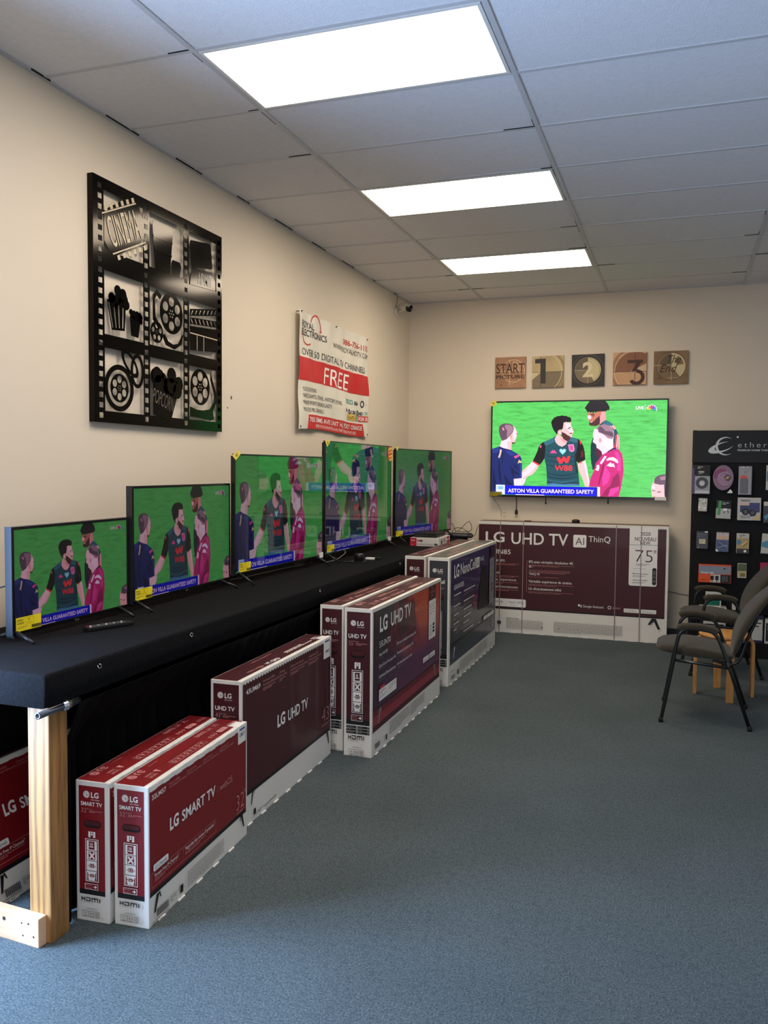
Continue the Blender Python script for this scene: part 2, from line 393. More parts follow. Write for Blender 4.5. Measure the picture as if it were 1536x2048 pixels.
def screen_canvas():
    c = Canvas(dz=0.000015)
    def P(pts, m): c.poly([A_(*p) for p in pts], m)
    grass = S('grass', (84, 214, 92), True)
    skin = S('skin', (244, 200, 184)); skin2 = S('skin_light', (252, 226, 218)); pink = S('skin_pink', (232, 165, 155)); dark = S('hair_dark', (18, 14, 22))
    navy = S('navy', (18, 36, 98)); navy2 = S('navy_fold', (10, 20, 62)); navy3 = S('navy_lit', (34, 58, 130)); teal = S('teal', (28, 80, 84)); teal2 = S('teal_fold', (15, 52, 56)); teal3 = S('teal_lit', (48, 112, 118))
    blk = S('sleeve', (20, 17, 20)); red = S('print_red', (232, 58, 66)); brown = S('beard', (74, 44, 38)); mag = S('magenta', (190, 36, 112)); mag2 = S('magenta_fold', (140, 18, 78)); mag3 = S('magenta_lit', (222, 62, 150))
    white = S('white', (250, 250, 255)); blue = S('banner_blue', (8, 12, 200)); grey = S('hair_grey', (92, 78, 88)); grey2 = S('hair_shorn', (150, 128, 134)); yel = S('yellow', (232, 222, 120))
    hot = S('pink_patch', (232, 80, 150)); cyan = S('cyan', (120, 226, 230)); tan = S('skin_tan', (186, 122, 92)); tan2 = S('skin_tan_lit', (232, 182, 165))
    c.rect(0, 0, 1, 1, grass)
    # tall man, back
    P([B_(*p) for p in ((385, 475), (430, 430), (480, 398), (560, 430), (615, 480), (655, 555), (690, 640), (693, 850), (600, 880), (420, 960), (350, 1080), (300, 1180), (278, 1185), (270, 1120), (258, 1080), (248, 960), (250, 800), (262, 740), (290, 665), (340, 560))], teal)
    P([B_(*p) for p in ((480, 400), (560, 430), (620, 485), (655, 560), (600, 540), (530, 480), (430, 450))], teal3)
    P([B_(*p) for p in ((290, 665), (330, 760), (345, 900), (400, 1000), (350, 1080), (300, 1180), (270, 1120), (248, 960), (250, 800))], teal2)
    P([B_(*p) for p in ((335, 845), (380, 860), (425, 900), (415, 960), (380, 1000), (345, 950))], S('maroon', (90, 12, 46)))
    P([B_(*p) for p in ((640, 640), (668, 612), (692, 650), (694, 850), (605, 860), (630, 760))], red)
    P([B_(*p) for p in ((668, 615), (676, 625), (664, 850), (650, 850))], white); P([B_(*p) for p in ((685, 635), (695, 660), (694, 850), (686, 850))], white)
    P([B_(*p) for p in ((570, 490), (610, 475), (650, 530), (620, 545))], tan2)
    P([B_(*p) for p in ((195, 280), (300, 285), (400, 255), (480, 258), (488, 330), (492, 390), (430, 430), (392, 465), (335, 492), (262, 490), (222, 470), (228, 410), (200, 388), (194, 345), (208, 315))], tan)
    P([B_(*p) for p in ((420, 265), (478, 262), (490, 390), (430, 430), (395, 460), (390, 380))], pink)
    P([B_(*p) for p in ((200, 330), (240, 322), (262, 350), (250, 384), (208, 386))], skin2)
    P([B_(*p) for p in ((225, 425), (262, 408), (300, 415), (345, 365), (388, 332), (396, 400), (388, 462), (335, 492), (262, 490), (226, 478))], brown)
    P([B_(*p) for p in ((238, 425), (280, 412), (285, 425), (245, 440))], skin)
    P([B_(*p) for p in ((235, 305), (300, 296), (312, 312), (260, 322))], brown); P([B_(*p) for p in ((270, 330), (310, 322), (305, 338), (275, 342))], brown)
    P([B_(*p) for p in ((155, 210), (190, 160), (232, 100), (480, 95), (515, 140), (545, 190), (540, 242), (505, 240), (498, 258), (430, 262), (400, 262), (340, 268), (330, 285), (310, 262), (292, 292), (270, 268), (250, 285), (220, 265), (205, 285), (180, 240))], dark)
    # bearded man facing right
    P([(755, 1105), (862, 1172), (815, 1250), (745, 1330), (665, 1362), (632, 1405), (615, 1440), (570, 1400), (572, 1290), (605, 1240), (650, 1208), (700, 1165)], skin2)
    P([(665, 1362), (745, 1330), (815, 1250), (850, 1185), (862, 1172), (830, 1150), (760, 1250), (690, 1320)], skin)
    P([(935, 785), (968, 860), (962, 960), (948, 1060), (910, 1120), (868, 1170), (755, 1105), (800, 1010), (835, 930), (850, 880), (885, 820)], blk)
    P([(757, 1100), (870, 1160), (858, 1186), (748, 1120)], red)
    P([(885, 835), (905, 850), (892, 890), (868, 868)], hot)
    P([(938, 783), (1040, 742), (1130, 692), (1200, 760), (1300, 772), (1400, 703), (1500, 733), (1507, 800), (1478, 960), (1482, 1110), (1500, 1200), (1522, 1400), (1532, 1515), (985, 1515), (992, 1420), (985, 1300), (975, 1180), (948, 1060), (962, 960), (965, 860)], teal)
    P([(938, 783), (1040, 742), (1130, 692), (1140, 760), (1080, 800), (970, 850)], teal3); P([(1400, 703), (1500, 733), (1503, 790), (1440, 790), (1340, 760)], teal3)
    for k, (y, d) in enumerate(((1080, 26), (1290, 30), (1350, 24), (1400, 28), (1450, 22), (1160, 18), (1010, 16))):
        P([(985, y), (1100, y+d), (1240, y+d+16), (1360, y+d), (1490, y+6), (1495, y+14), (1360, y+d+14), (1240, y+d+34), (1100, y+d+14), (985, y+12)], teal2 if k != 3 else teal3)
    P([(1445, 960), (1478, 960), (1482, 1110), (1510, 1300), (1470, 1300), (1450, 1120)], teal2)
    P([(995, 1480), (1100, 1470), (1250, 1490), (1400, 1480), (1530, 1490), (1532, 1515), (985, 1515)], S('shorts', (70, 130, 170)))
    P([(1145, 690), (1165, 655), (1240, 700), (1330, 770), (1300, 830), (1240, 864), (1180, 840), (1135, 790), (1122, 735)], skin)
    P([(1200, 700), (1320, 770), (1290, 800), (1230, 760)], pink)
    P([(1262, 460), (1310, 448), (1350, 463), (1388, 458), (1396, 520), (1412, 560), (1432, 600), (1420, 640), (1405, 662), (1412, 690), (1392, 715), (1370, 742), (1320, 768), (1270, 737), (1235, 690), (1233, 600), (1248, 570), (1258, 510)], skin)
    P([(1300, 470), (1370, 475), (1390, 530), (1410, 600), (1380, 630), (1310, 560)], skin2)
    P([(1236, 615), (1290, 640), (1335, 672), (1385, 692), (1392, 715), (1370, 745), (1325, 772), (1270, 740), (1236, 690)], brown)
    P([(1365, 635), (1412, 630), (1405, 648), (1370, 650)], brown); P([(1358, 680), (1410, 680), (1400, 705), (1370, 700)], S('lips', (240, 170, 190)))
    P([(1335, 560), (1382, 530), (1386, 543), (1340, 574)], dark); P([(1350, 580), (1380, 566), (1378, 578)], brown)
    P([(1395, 600), (1434, 600), (1424, 632), (1400, 628)], skin2)
    P([(1062, 470), (1072, 430), (1090, 410), (1112, 380), (1140, 372), (1162, 356), (1200, 356), (1240, 343), (1275, 352), (1312, 352), (1340, 368), (1372, 372), (1394, 402), (1392, 445), (1370, 460), (1350, 448), (1330, 462), (1310, 448), (1290, 462), (1268, 460), (1264, 510), (1252, 570), (1200, 582), (1170, 610), (1162, 668), (1110, 600), (1080, 540)], dark)
    c.poly([A_(1200+34*math.cos(t), 628+44*math.sin(t)) for t in [k*0.5 for k in range(12)]], pink)
    c.poly([A_(1205+18*math.cos(t), 628+28*math.sin(t)) for t in [k*0.5 for k in range(12)]], skin2)
    P([(1497, 733)] + [B_(*p) for p in ((45, 690), (95, 735), (135, 810), (155, 900), (165, 1020), (105, 1050), (60, 1078))] + [(1500, 1120), (1468, 1095), (1478, 960), (1505, 800)], blk)
    P([B_(*p) for p in ((75, 708), (108, 748), (86, 790))], red); P([B_(*p) for p in ((60, 1062), (108, 1050), (104, 1072), (64, 1082))], red)
    P([B_(*p) for p in ((95, 900), (125, 880), (140, 940), (120, 1000), (100, 980))], S('sleeve_print', (90, 30, 40)))
    P([B_(*p) for p in ((48, 1085), (100, 1072), (165, 1030), (195, 1160), (228, 1360), (215, 1452), (162, 1445), (128, 1340), (62, 1190))], skin)
    P([B_(*p) for p in ((130, 1060), (165, 1035), (195, 1160), (228, 1360), (220, 1445), (190, 1300))], skin2)
    c.poly([A_(1252+56*(16*math.sin(t)**3)/16, 940-58*(13*math.cos(t)-5*math.cos(2*t)-2*math.cos(3*t)-math.cos(4*t))/16) for t in [k*2*math.pi/24 for k in range(24)]], cyan)
    c.poly([A_(1252+36*(16*math.sin(t)**3)/16, 938-36*(13*math.cos(t)-5*math.cos(2*t)-2*math.cos(3*t)-math.cos(4*t))/16) for t in [k*2*math.pi/24 for k in range(24)]], S('heart_pale', (170, 238, 240)))
    P([(1340, 828), (1432, 820), (1450, 900), (1438, 938), (1400, 952), (1362, 932)], S('crest', (226, 146, 186)))
    P([(1358, 845), (1420, 838), (1430, 900), (1400, 930), (1372, 915)], hot)
    P([(1038, 972), (1088, 916), (1096, 940), (1110, 916), (1158, 972), (1128, 966), (1112, 978), (1098, 962), (1082, 978), (1068, 966)], hot)
    P([(1145, 1045), (1200, 1035), (1232, 1088), (1248, 1032), (1290, 1028), (1318, 1075), (1330, 1022), (1382, 1015), (1345, 1130), (1302, 1135), (1270, 1092), (1246, 1140), (1196, 1145)], red)
    a = A_(1118, 1262); b = A_(1412, 1245); c.text('W88', a[0], a[1], 0.058, red, w=b[0]-a[0], bold=0.02)
    # man in navy, seen from behind
    P([(240, 760), (310, 742), (380, 690), (402, 745), (402, 830), (396, 925), (330, 908), (265, 892), (203, 864)], skin2)
    P([(330, 780), (400, 770), (402, 850), (396, 925), (340, 905)], skin)
    P([(425, 512), (465, 560), (490, 612), (505, 660), (488, 690), (480, 722), (465, 772), (440, 802), (402, 792), (378, 745), (372, 690), (395, 660), (425, 620), (438, 570)], skin)
    P([(440, 545), (470, 580), (488, 625), (478, 700), (450, 760), (430, 700), (430, 620)], skin2)
    P([(402, 788), (440, 800), (466, 782), (456, 815), (414, 822)], brown); P([(482, 640), (510, 655), (490, 672)], brown)
    P([(190, 600), (195, 545), (215, 515), (245, 492), (290, 480), (370, 483), (425, 512), (442, 570), (428, 620), (398, 660), (362, 690), (320, 742), (250, 772), (228, 735), (205, 680)], grey)
    P([(300, 500), (380, 505), (425, 540), (430, 600), (400, 640), (350, 690), (320, 720), (330, 600), (290, 540)], grey2)
    P([(245, 560), (265, 545), (285, 590), (265, 600)], pink)
    c.poly([A_(392+17*math.cos(t), 706+38*math.sin(t)) for t in [k*0.5 for k in range(12)]], pink)
    P([(66, 905), (120, 890), (203, 862), (265, 890), (330, 905), (395, 922), (440, 950), (500, 985), (540, 1015), (565, 1060), (574, 1140), (572, 1390), (500, 1405), (436, 1405), (440, 1560), (60, 1660)], navy)
    P([(66, 905), (160, 878), (205, 890), (180, 960), (90, 980)], navy3); P([(300, 930), (400, 940), (470, 1000), (400, 1020), (330, 980)], navy3)
    P([(540, 1080), (560, 1080), (572, 1380), (540, 1390)], navy3)
    for q in (((380, 1180), (450, 1260), (436, 1405), (400, 1300)), ((190, 1060), (215, 1200), (230, 1400), (240, 1520), (190, 1400), (175, 1200)), ((270, 1320), (330, 1400), (420, 1500), (300, 1500)), ((90, 1200), (130, 1400), (150, 1520), (80, 1600)), ((440, 1150), (520, 1230), (540, 1250), (450, 1220)), ((440, 1260), (530, 1320), (540, 1340), (440, 1310)), ((240, 960), (262, 970), (255, 1140), (240, 1140))): P(q, navy2)
    P([(210, 912), (240, 920), (228, 985), (205, 1052), (176, 1050), (200, 980)], S('stripe', (214, 206, 160)))
    P([(438, 1030), (510, 1000), (542, 1018), (465, 1064)], hot); P([(503, 1148), (528, 1080), (546, 1108), (562, 1098), (566, 1142), (540, 1128)], yel)
    P([(436, 1405), (572, 1390), (602, 1398), (628, 1375), (640, 1395), (625, 1440), (612, 1482), (580, 1514), (450, 1515)], skin2)
    P([(575, 1275), (610, 1238), (650, 1205), (665, 1215), (640, 1260), (585, 1300)], skin); P([(590, 1392), (632, 1368), (668, 1325), (672, 1335), (638, 1385), (600, 1405)], pink)
    # man in magenta
    P([B_(*p) for p in ((283, 640), (290, 590), (302, 555), (335, 520), (365, 498), (450, 462), (560, 490), (608, 560), (618, 640), (602, 700), (605, 835), (520, 892), (432, 945), (420, 890), (372, 850), (345, 835), (335, 780), (283, 742), (296, 690))], skin2)
    P([B_(*p) for p in ((400, 680), (480, 700), (590, 700), (600, 820), (520, 860), (440, 780))], S('skin_glare', (255, 244, 240)))
    P([B_(*p) for p in ((325, 540), (345, 512), (372, 493), (450, 460), (545, 484), (600, 548), (618, 650), (585, 692), (520, 682), (470, 640), (440, 620), (400, 600), (370, 592), (362, 545))], grey2)
    P([B_(*p) for p in ((365, 520), (400, 495), (440, 520), (480, 570), (560, 575), (600, 600), (605, 660), (560, 650), (480, 620), (420, 600), (375, 575))], grey)
    P([B_(*p) for p in ((335, 835), (370, 850), (355, 862))], brown); c.poly([A_(*B_(400+24*math.cos(t), 715+36*math.sin(t))) for t in [k*0.5 for k in range(12)]], pink)
    P([B_(*p) for p in ((430, 950), (520, 892), (600, 858), (690, 858), (742, 930), (760, 1050), (768, 1200), (735, 1420), (702, 1560), (692, 1612), (395, 1612), (390, 1450), (228, 1450), (240, 1340), (270, 1260), (300, 1200), (325, 1080), (400, 985))], mag)
    P([B_(*p) for p in ((600, 1300), (680, 1220), (705, 1300), (710, 1470), (640, 1560), (560, 1590), (420, 1612), (480, 1500), (560, 1420))], mag2)
    P([B_(*p) for p in ((440, 1080), (470, 1090), (450, 1200), (420, 1300), (380, 1420), (360, 1420), (400, 1250))], mag2)
    P([B_(*p) for p in ((620, 900), (680, 900), (720, 1000), (720, 1200), (660, 1180), (680, 1050))], mag3); P([B_(*p) for p in ((480, 1100), (520, 1180), (560, 1240), (520, 1380), (440, 1440), (430, 1300))], mag3)
    P([B_(*p) for p in ((560, 1480), (700, 1440), (690, 1500), (600, 1580), (520, 1600))], mag3)
    P([B_(*p) for p in ((508, 892), (600, 835), (660, 822), (655, 850), (600, 866), (518, 905))], S('collar', (64, 24, 90)))
    P([B_(*p) for p in ((498, 1012), (545, 985), (605, 980), (650, 1005), (682, 1045), (672, 1078), (615, 1040), (555, 1025), (503, 1038))], white)
    P([B_(*p) for p in ((500, 1112), (560, 1060), (585, 1085), (612, 1078), (632, 1145), (605, 1128), (560, 1132))], white)
    P([B_(*p) for p in ((470, 958), (500, 972), (420, 1092), (392, 1075))], white); P([B_(*p) for p in ((342, 1108), (382, 1098), (386, 1150), (370, 1198), (318, 1180), (345, 1150))], white)
    # man at the lower right corner
    P([B_(*p) for p in ((1198, 1480), (1205, 1420), (1220, 1385), (1245, 1345), (1418, 1345), (1416, 1612), (1250, 1612), (1222, 1605), (1210, 1570))], skin)
    P([B_(*p) for p in ((1205, 1440), (1250, 1410), (1260, 1480), (1225, 1490))], skin2); P([B_(*p) for p in ((1238, 1385), (1255, 1310), (1290, 1275), (1335, 1255), (1420, 1240), (1420, 1402), (1345, 1412), (1285, 1398))], grey)
    P([B_(*p) for p in ((1330, 1290), (1420, 1270), (1420, 1330), (1350, 1340))], grey2)
    P([B_(*p) for p in ((1210, 1488), (1262, 1502), (1262, 1514), (1212, 1500))], brown); P([B_(*p) for p in ((1290, 1520), (1350, 1512), (1348, 1528), (1292, 1532))], brown); P([B_(*p) for p in ((1235, 1592), (1270, 1600), (1262, 1612), (1235, 1612))], red)
    P([B_(*p) for p in ((1398, 1390), (1420, 1385), (1420, 1612), (1405, 1560))], grey)
    # lower banner
    P([(288, 1512), B_(355, 1455), B_(355, 1600), (286, 1664)], blue)
    P([B_(355, 1453), B_(396, 1453), B_(394, 1606), B_(355, 1602)], white)
    P([(140, 1500), (290, 1504), (287, 1664), (138, 1658)], S('pale_blue', (205, 236, 250)))
    P([(172, 1525), (262, 1528), (262, 1580), (172, 1578)], S('sky_blue', (120, 196, 226)))
    P([(470, 1660), (945, 1666), (945, 1680), (470, 1674)], white)
    a = A_(340, 1618); b = A_(*B_(298, 1556)); c.text('ASTON VILLA GUARANTEED SAFETY', a[0], (a[1]+b[1])/2-0.004, 0.040, white, w=b[0]-a[0], bold=0.018)
    a = A_(*B_(955, 228)); b = A_(*B_(1078, 228)); c.text('LIVE', a[0], a[1], 0.031, white, w=b[0]-a[0], bold=0.015)
    P([B_(1098, 150), B_(1102, 150), B_(1102, 250), B_(1098, 250)], white)
    cx_, cy_ = A_(*B_(1200, 240)); ri = 0.026; asp = 1.75
    for k, col in enumerate(((242, 200, 50), (240, 120, 60), (205, 40, 80), (110, 70, 180), (30, 110, 210), (20, 170, 110))):
        a0 = 180-10-k*32; mid = a0-16; pts = []
        for t in range(15):
            th = 2*math.pi*t/15
            q = (0.62*ri+0.42*ri*math.cos(th)*1.05, 0.18*ri*1.2*math.sin(th)*(1+0.3*math.cos(th)))
            pts.append((cx_+(q[0]*math.cos(R(mid))-q[1]*math.sin(R(mid))), cy_+0.004+(q[0]*math.sin(R(mid))+q[1]*math.cos(R(mid)))*asp))
        w_ = [(cx_+(x-cx_)*1.12, cy_+(y-cy_)*1.10) for x, y in pts]; c.poly(w_, white); c.poly(pts, S('feather_%d' % k, col))
    return c
_sc = screen_canvas()
SCREEN_MESH = None
def screen_part(parent, w, h, y0, z0, xf, bright, rough):
    """picture at unit size, scaled to the panel; clipped at the panel edge"""
    global SCREEN_MESH
    if SCREEN_MESH is None:
        cl = lambda t: min(1.0, max(0.0, t))
        tmp = _sc.build('screen', None, lambda u, v, z: (z-0.0004, cl(u), cl(v)))
        SCREEN_MESH = tmp.data; bpy.data.objects.remove(tmp)
    o = bpy.data.objects.new('screen', SCREEN_MESH); link(o, parent)
    o.location = (xf, y0, z0); o.scale = (1, w, h); o.color = (*bright, rough)
    return o

M_bez = mat('tv_bezel_black', (14, 14, 15), 0.22); M_side = mat('tv_side_silver', (66, 70, 78), 0.35, metal=0.7); M_house = mat('tv_back_plastic', (18, 18, 19), 0.5)
M_leg = mat('tv_leg_dark', (34, 35, 38), 0.35, metal=0.4); M_yel = mat('label_yellow', (236, 214, 20), 0.6); M_ink = mat('ink_black', (20, 20, 18), 0.7)
M_tagp = mat('tag_pale_yellow', (238, 216, 90), 0.6); M_wht = mat('paper_white', (235, 233, 228), 0.6); M_logo = mat('badge_silver', (190, 190, 190), 0.3, metal=0.8)
M_or = mat('burst_orange', (238, 90, 40), 0.6)
def energy_label(parent, y0, y1, z0, z1, dim=None, nm='energy_label'):
    c = Canvas(); W_, H_ = y1-y0, z1-z0; m = dim or M_yel
    c.rect(0, 0, W_, H_, m)
    c.text('ENERGY', W_*.04, H_*.72, H_*.15, M_ink, w=W_*.26, bold=.02); c.text('GUIDE', W_*.04, H_*.50, H_*.15, M_ink, w=W_*.26, bold=.02)
    c.frame(W_*.34, H_*.42, W_*.70, H_*.9, H_*.012, M_ink); c.text('10', W_*.5, H_*.68, H_*.13, M_ink, al='C', bold=.01)
    c.small(W_*.38, H_*.55, W_*.26, 1, H_*.06, M_ink, seed=2); c.small(W_*.05, H_*.3, W_*.4, 2, H_*.09, M_ink, t=.25, seed=3)
    x = W_*.6
    for k in range(26): c.rect(x, H_*.1, x+W_*.006*(1+(k*7 % 3)), H_*.32, M_ink); x += W_*.0145
    return c.build(nm, parent, lambda u, v, z: (z+0.0045, y0+u, z0+v))
def quad_tag(parent, pts, m, txt, nm, xoff=0.006, rot=0, th=0.018, ink=None):
    mb = MB().prism(pts, 0.0008, fn=lambda u, v, w_: (xoff+w_, u, v)); o_m = [m, ink or M_ink]
    c = Canvas(); cx_ = sum(p[0] for p in pts)/len(pts); cz_ = sum(p[1] for p in pts)/len(pts)
    c.text(txt, cx_, cz_-th/2, th, M_ink, al='C', bold=.02, rot=rot); c.into(mb, lambda u, v, z: (xoff+0.0009+z, u, v), 1)
    return mb.build(nm, o_m, parent)
def tv(label, w_, h_, loc, rz, bright, rough, base, bez=0.010, side=None, feet=(), foot_h=0.0, depth=0.06, chin=0.014, logo=True):
    t = thing('television', label, 'television', (loc[0], loc[1], base), rz)
    z0 = loc[2]-base
    f = MB()
    thick = 0.028 if side else 0.014
    f.box(-thick, 0, z0, 0.003, bez, z0+h_, 0, 0.001).box(-thick, w_-bez, z0, 0.003, w_, z0+h_, 0, 0.001)
    f.box(-thick, bez, z0, 0.003, w_-bez, z0+chin, 0, 0.001).box(-thick, bez, z0+h_-bez, 0.003, w_-bez, z0+h_, 0, 0.001)
    f.box(-thick, bez, z0+chin, -0.002, w_-bez, z0+h_-bez, 0)
    f.build('frame', M_bez, t)
    if side:
        MB().box(-thick-0.002, -0.0015, z0-0.001, 0.0015, 0.0, z0+h_+0.001, 0).build('side_trim', side, t)
    b = MB().box(-depth, w_*0.12, z0+0.02, -thick+0.002, w_*0.88, z0+h_*0.62, 0, 0.012)
    b.box(-0.03, 0.01, z0+0.01, -thick+0.001, w_-0.01, z0+h_-0.012, 0, 0.004); b.build('back_housing', M_house, t)
    screen_part(t, w_-2*bez, h_-bez-chin, bez, z0+chin, 0.0005, bright, rough)
    if logo:
        c = Canvas(); m = MB().box(0.003, w_/2-0.022, z0-0.004, 0.006, w_/2+0.022, z0+0.012, 0, 0.001)
        c.arc(-0.008, 0, 0.0045, M_logo, ri=0.003, n=16); c.text('LG', -0.001, -0.0035, 0.007, M_logo, w=0.013, bold=.02)
        c.into(m, lambda u, v, z: (0.006+z, w_/2+u, z0+0.004+v), 1); m.build('logo_badge', [M_bez, M_logo], t)
    for yf, fx, fy in feet:
        l = MB(); zt = z0+0.01
        l.tube([(0.0, yf, zt), (fx*0.5, yf+fy*0.5, zt*0.52+0.004), (fx, yf+fy, 0.006)], [0.009, 0.0075, 0.006], 0, 8, flat=1.0)
        l.tube([(-0.02, yf, zt), (-0.11, yf+fy*0.4, 0.006)], [0.009, 0.006], 0, 8)
        l.box(-0.035, yf-0.014, z0-0.012, 0.002, yf+0.014, z0+0.006, 0, 0.003)
        l.build('foot', M_leg, t)
    return t
TT = 0.93
DIM = lambda k: (k, k, k)
a = lambda d: R(-d)
t1 = tv('smallest television, with a silver edge, at the near end of the black display table', .735, .421, (.311, -5.94, .955), a(-.7), (.30,.20,.29), .33, TT, bez=.012, side=M_side, feet=((.02, .1, -.02), (.66, .1, -.025)), chin=.016)
energy_label(t1, .014, .152, .025+.013, .025+.067)
t2 = tv('black edged television between the smallest one and the one with a yellow corner tag', .945, .553, (.3145, -5.19, .967), a(-1.4), (.27,.19,.27), .33, TT, bez=.012, side=mat('tv_side_grey', (62, 62, 68), .3, metal=.6), feet=((.02, .1, -.005), (.83, .1, .03)), chin=.016)
energy_label(t2, .016, .157, .037+.012, .037+.066)
t3 = tv('glossy television with yellow corner tag, third from the near end of the table', 1.20, .70, (.3235, -4.25, .989), a(1.2), (.24,.20,.27), .03, TT, feet=((.05, .1, .01), (1.09, .1, .03)), logo=False)
energy_label(t3, .052, .181, .059+.014, .059+.068)
quad_tag(t3, [(-.035, .059+.69), (.045, .059+.722), (.058, .059+.697), (.007, .059+.662)], M_tagp, '43', 'price_tag', rot=25)
quad_tag(t3, [(1.137, .059-.008), (1.2, .059-.008), (1.2, .059+.030), (1.137, .059+.030)], M_wht, '......', 'spec_sticker', th=.006)
t4 = tv('largest television on the table, glossy with an orange starburst sticker on its top corner', 1.487, .82, (.3445, -3.0, .985), a(-.6), (.17,.15,.21), .025, TT, feet=((.04, .1, .01), (1.36, .1, .02)), logo=False)
energy_label(t4, .03, .170, .055+.022, .055+.072)
quad_tag(t4, [(-.02, .055+.82), (.08, .055+.825), (.062, .055+.800), (.021, .055+.775)], M_tagp, '55', 'price_tag', rot=8)
quad_tag(t4, [(1.40, .055-.004), (1.487, .055-.004), (1.487, .055+.032), (1.40, .055+.032)], M_wht, '......', 'spec_sticker', th=.006)
st = []
for k in range(36):
    an = 2*math.pi*k/36; r_ = 1 if k % 2 == 0 else .8; st.append((1.43+.062*r_*math.cos(an), .055+.752+.072*r_*math.sin(an)))
o = quad_tag(t4, st, M_or, '', 'starburst_sticker', xoff=.007)
c = Canvas()
for k in range(4): c.line([(1.385+.01*k, .055+.775-.03*k+.01), (1.465+.01*k, .055+.80-.03*k)], .014, M_tagp)
c.text('SALE', 1.428, .055+.745, .018, M_ink, al='C', rot=15); c.build('starburst_print', o, lambda u, v, z: (.0082+z, u, v))
t5 = tv('farthest television on the table, angled, behind the small red and white carton', 1.17, .785, (.364, -1.500, 1.001), a(9.8), (.17,.12,.18), .3, TT, feet=((.07, .1, .01), (1.04, .1, .02)), logo=False)
energy_label(t5, .013, .139, .071+.010, .071+.058)
quad_tag(t5, [(-.005, .071+.79), (.045, .071+.808), (.035, .071+.78), (.02, .071+.762)], M_tagp, '', 'price_tag')
t6 = tv('large bright wall-mounted television on the back wall below five wooden plaques', 1.692, .955, (.904, -.10, 1.335), R(-90), (1.5,1.15,1.45), .2, 1.335, bez=.014, chin=.022, logo=False)
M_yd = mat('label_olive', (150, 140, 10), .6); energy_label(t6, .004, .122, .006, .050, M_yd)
quad_tag(t6, [(-.012, .935), (.02, .965), (.05, .958), (.056, .925), (.03, .905), (-.008, .912)], M_tagp, '75', 'price_tag', rot=8)
quad_tag(t6, [(1.585, -.004), (1.688, -.004), (1.688, .028), (1.585, .028)], M_wht, '........', 'spec_sticker', th=.005)
MB().box(-.098, .5, .2, -.06, 1.2, .7).build('wall_mount', M_house, t6)
for y, z in ((.553, -.055), (1.153, -.038)):
    cb = MB()
    cb.tube([(-.05, y, .03), (-.05, y, z), (-.046, y+.004, z-.006)], .0045, 0, 8); cb.tube([(-.05, y, z+.004), (-.05, y, z-.01)], .008, 0, 8)
    cb.build('dangling_strap', M_ink, t6)

# ------------------------------------------------------------------ television cartons
M_card = mat('carton_white', (228, 224, 216), .62, bump=.05, bscale=60); M_cin = mat('carton_inside', (150, 138, 120), .8)
M_red = mat('carton_red', (126, 14, 22), .5, coat=.15); M_mar = mat('carton_maroon', (66, 15, 25), .5, coat=.15); M_char = mat('carton_charcoal', (48, 50, 58), .45, coat=.15)
M_pw = mat('print_white', (238, 236, 232), .55); M_pk = mat('print_black', (16, 16, 18), .55); M_pg = mat('print_grey', (150, 145, 140), .6); M_pp = mat('print_pink', (205, 140, 140), .6)
M_hole = mat('handle_dark', (8, 7, 7), .9); M_pdk = mat('print_dark_grey', (90, 88, 86), .6)
def lg(c, x, y, r, m, ink, tag_=True, s=1.0):
    """round face logo with LG beside it; x,y centre of the disc"""
    c.arc(x, y, r, m, ri=0, n=24); c.arc(x, y, r*.82, ink, a0=0, a1=360, ri=r*.72, n=22)
    c.line([(x, y+r*.42), (x, y-r*.38), (x+r*.3, y-r*.38)], r*.16, ink); c.line([(x+r*.1, y), (x+r*.7, y)], r*.15, ink); c.arc(x-r*.38, y+r*.3, r*.14, ink, n=10)
    c.text('LG', x+r*1.5, y-r*.75, r*1.5, m, w=r*2.4, bold=.025)
    if tag_: c.text("Life's Good", x+r*1.5, y-r*1.5, r*.36, m, w=r*2.6)
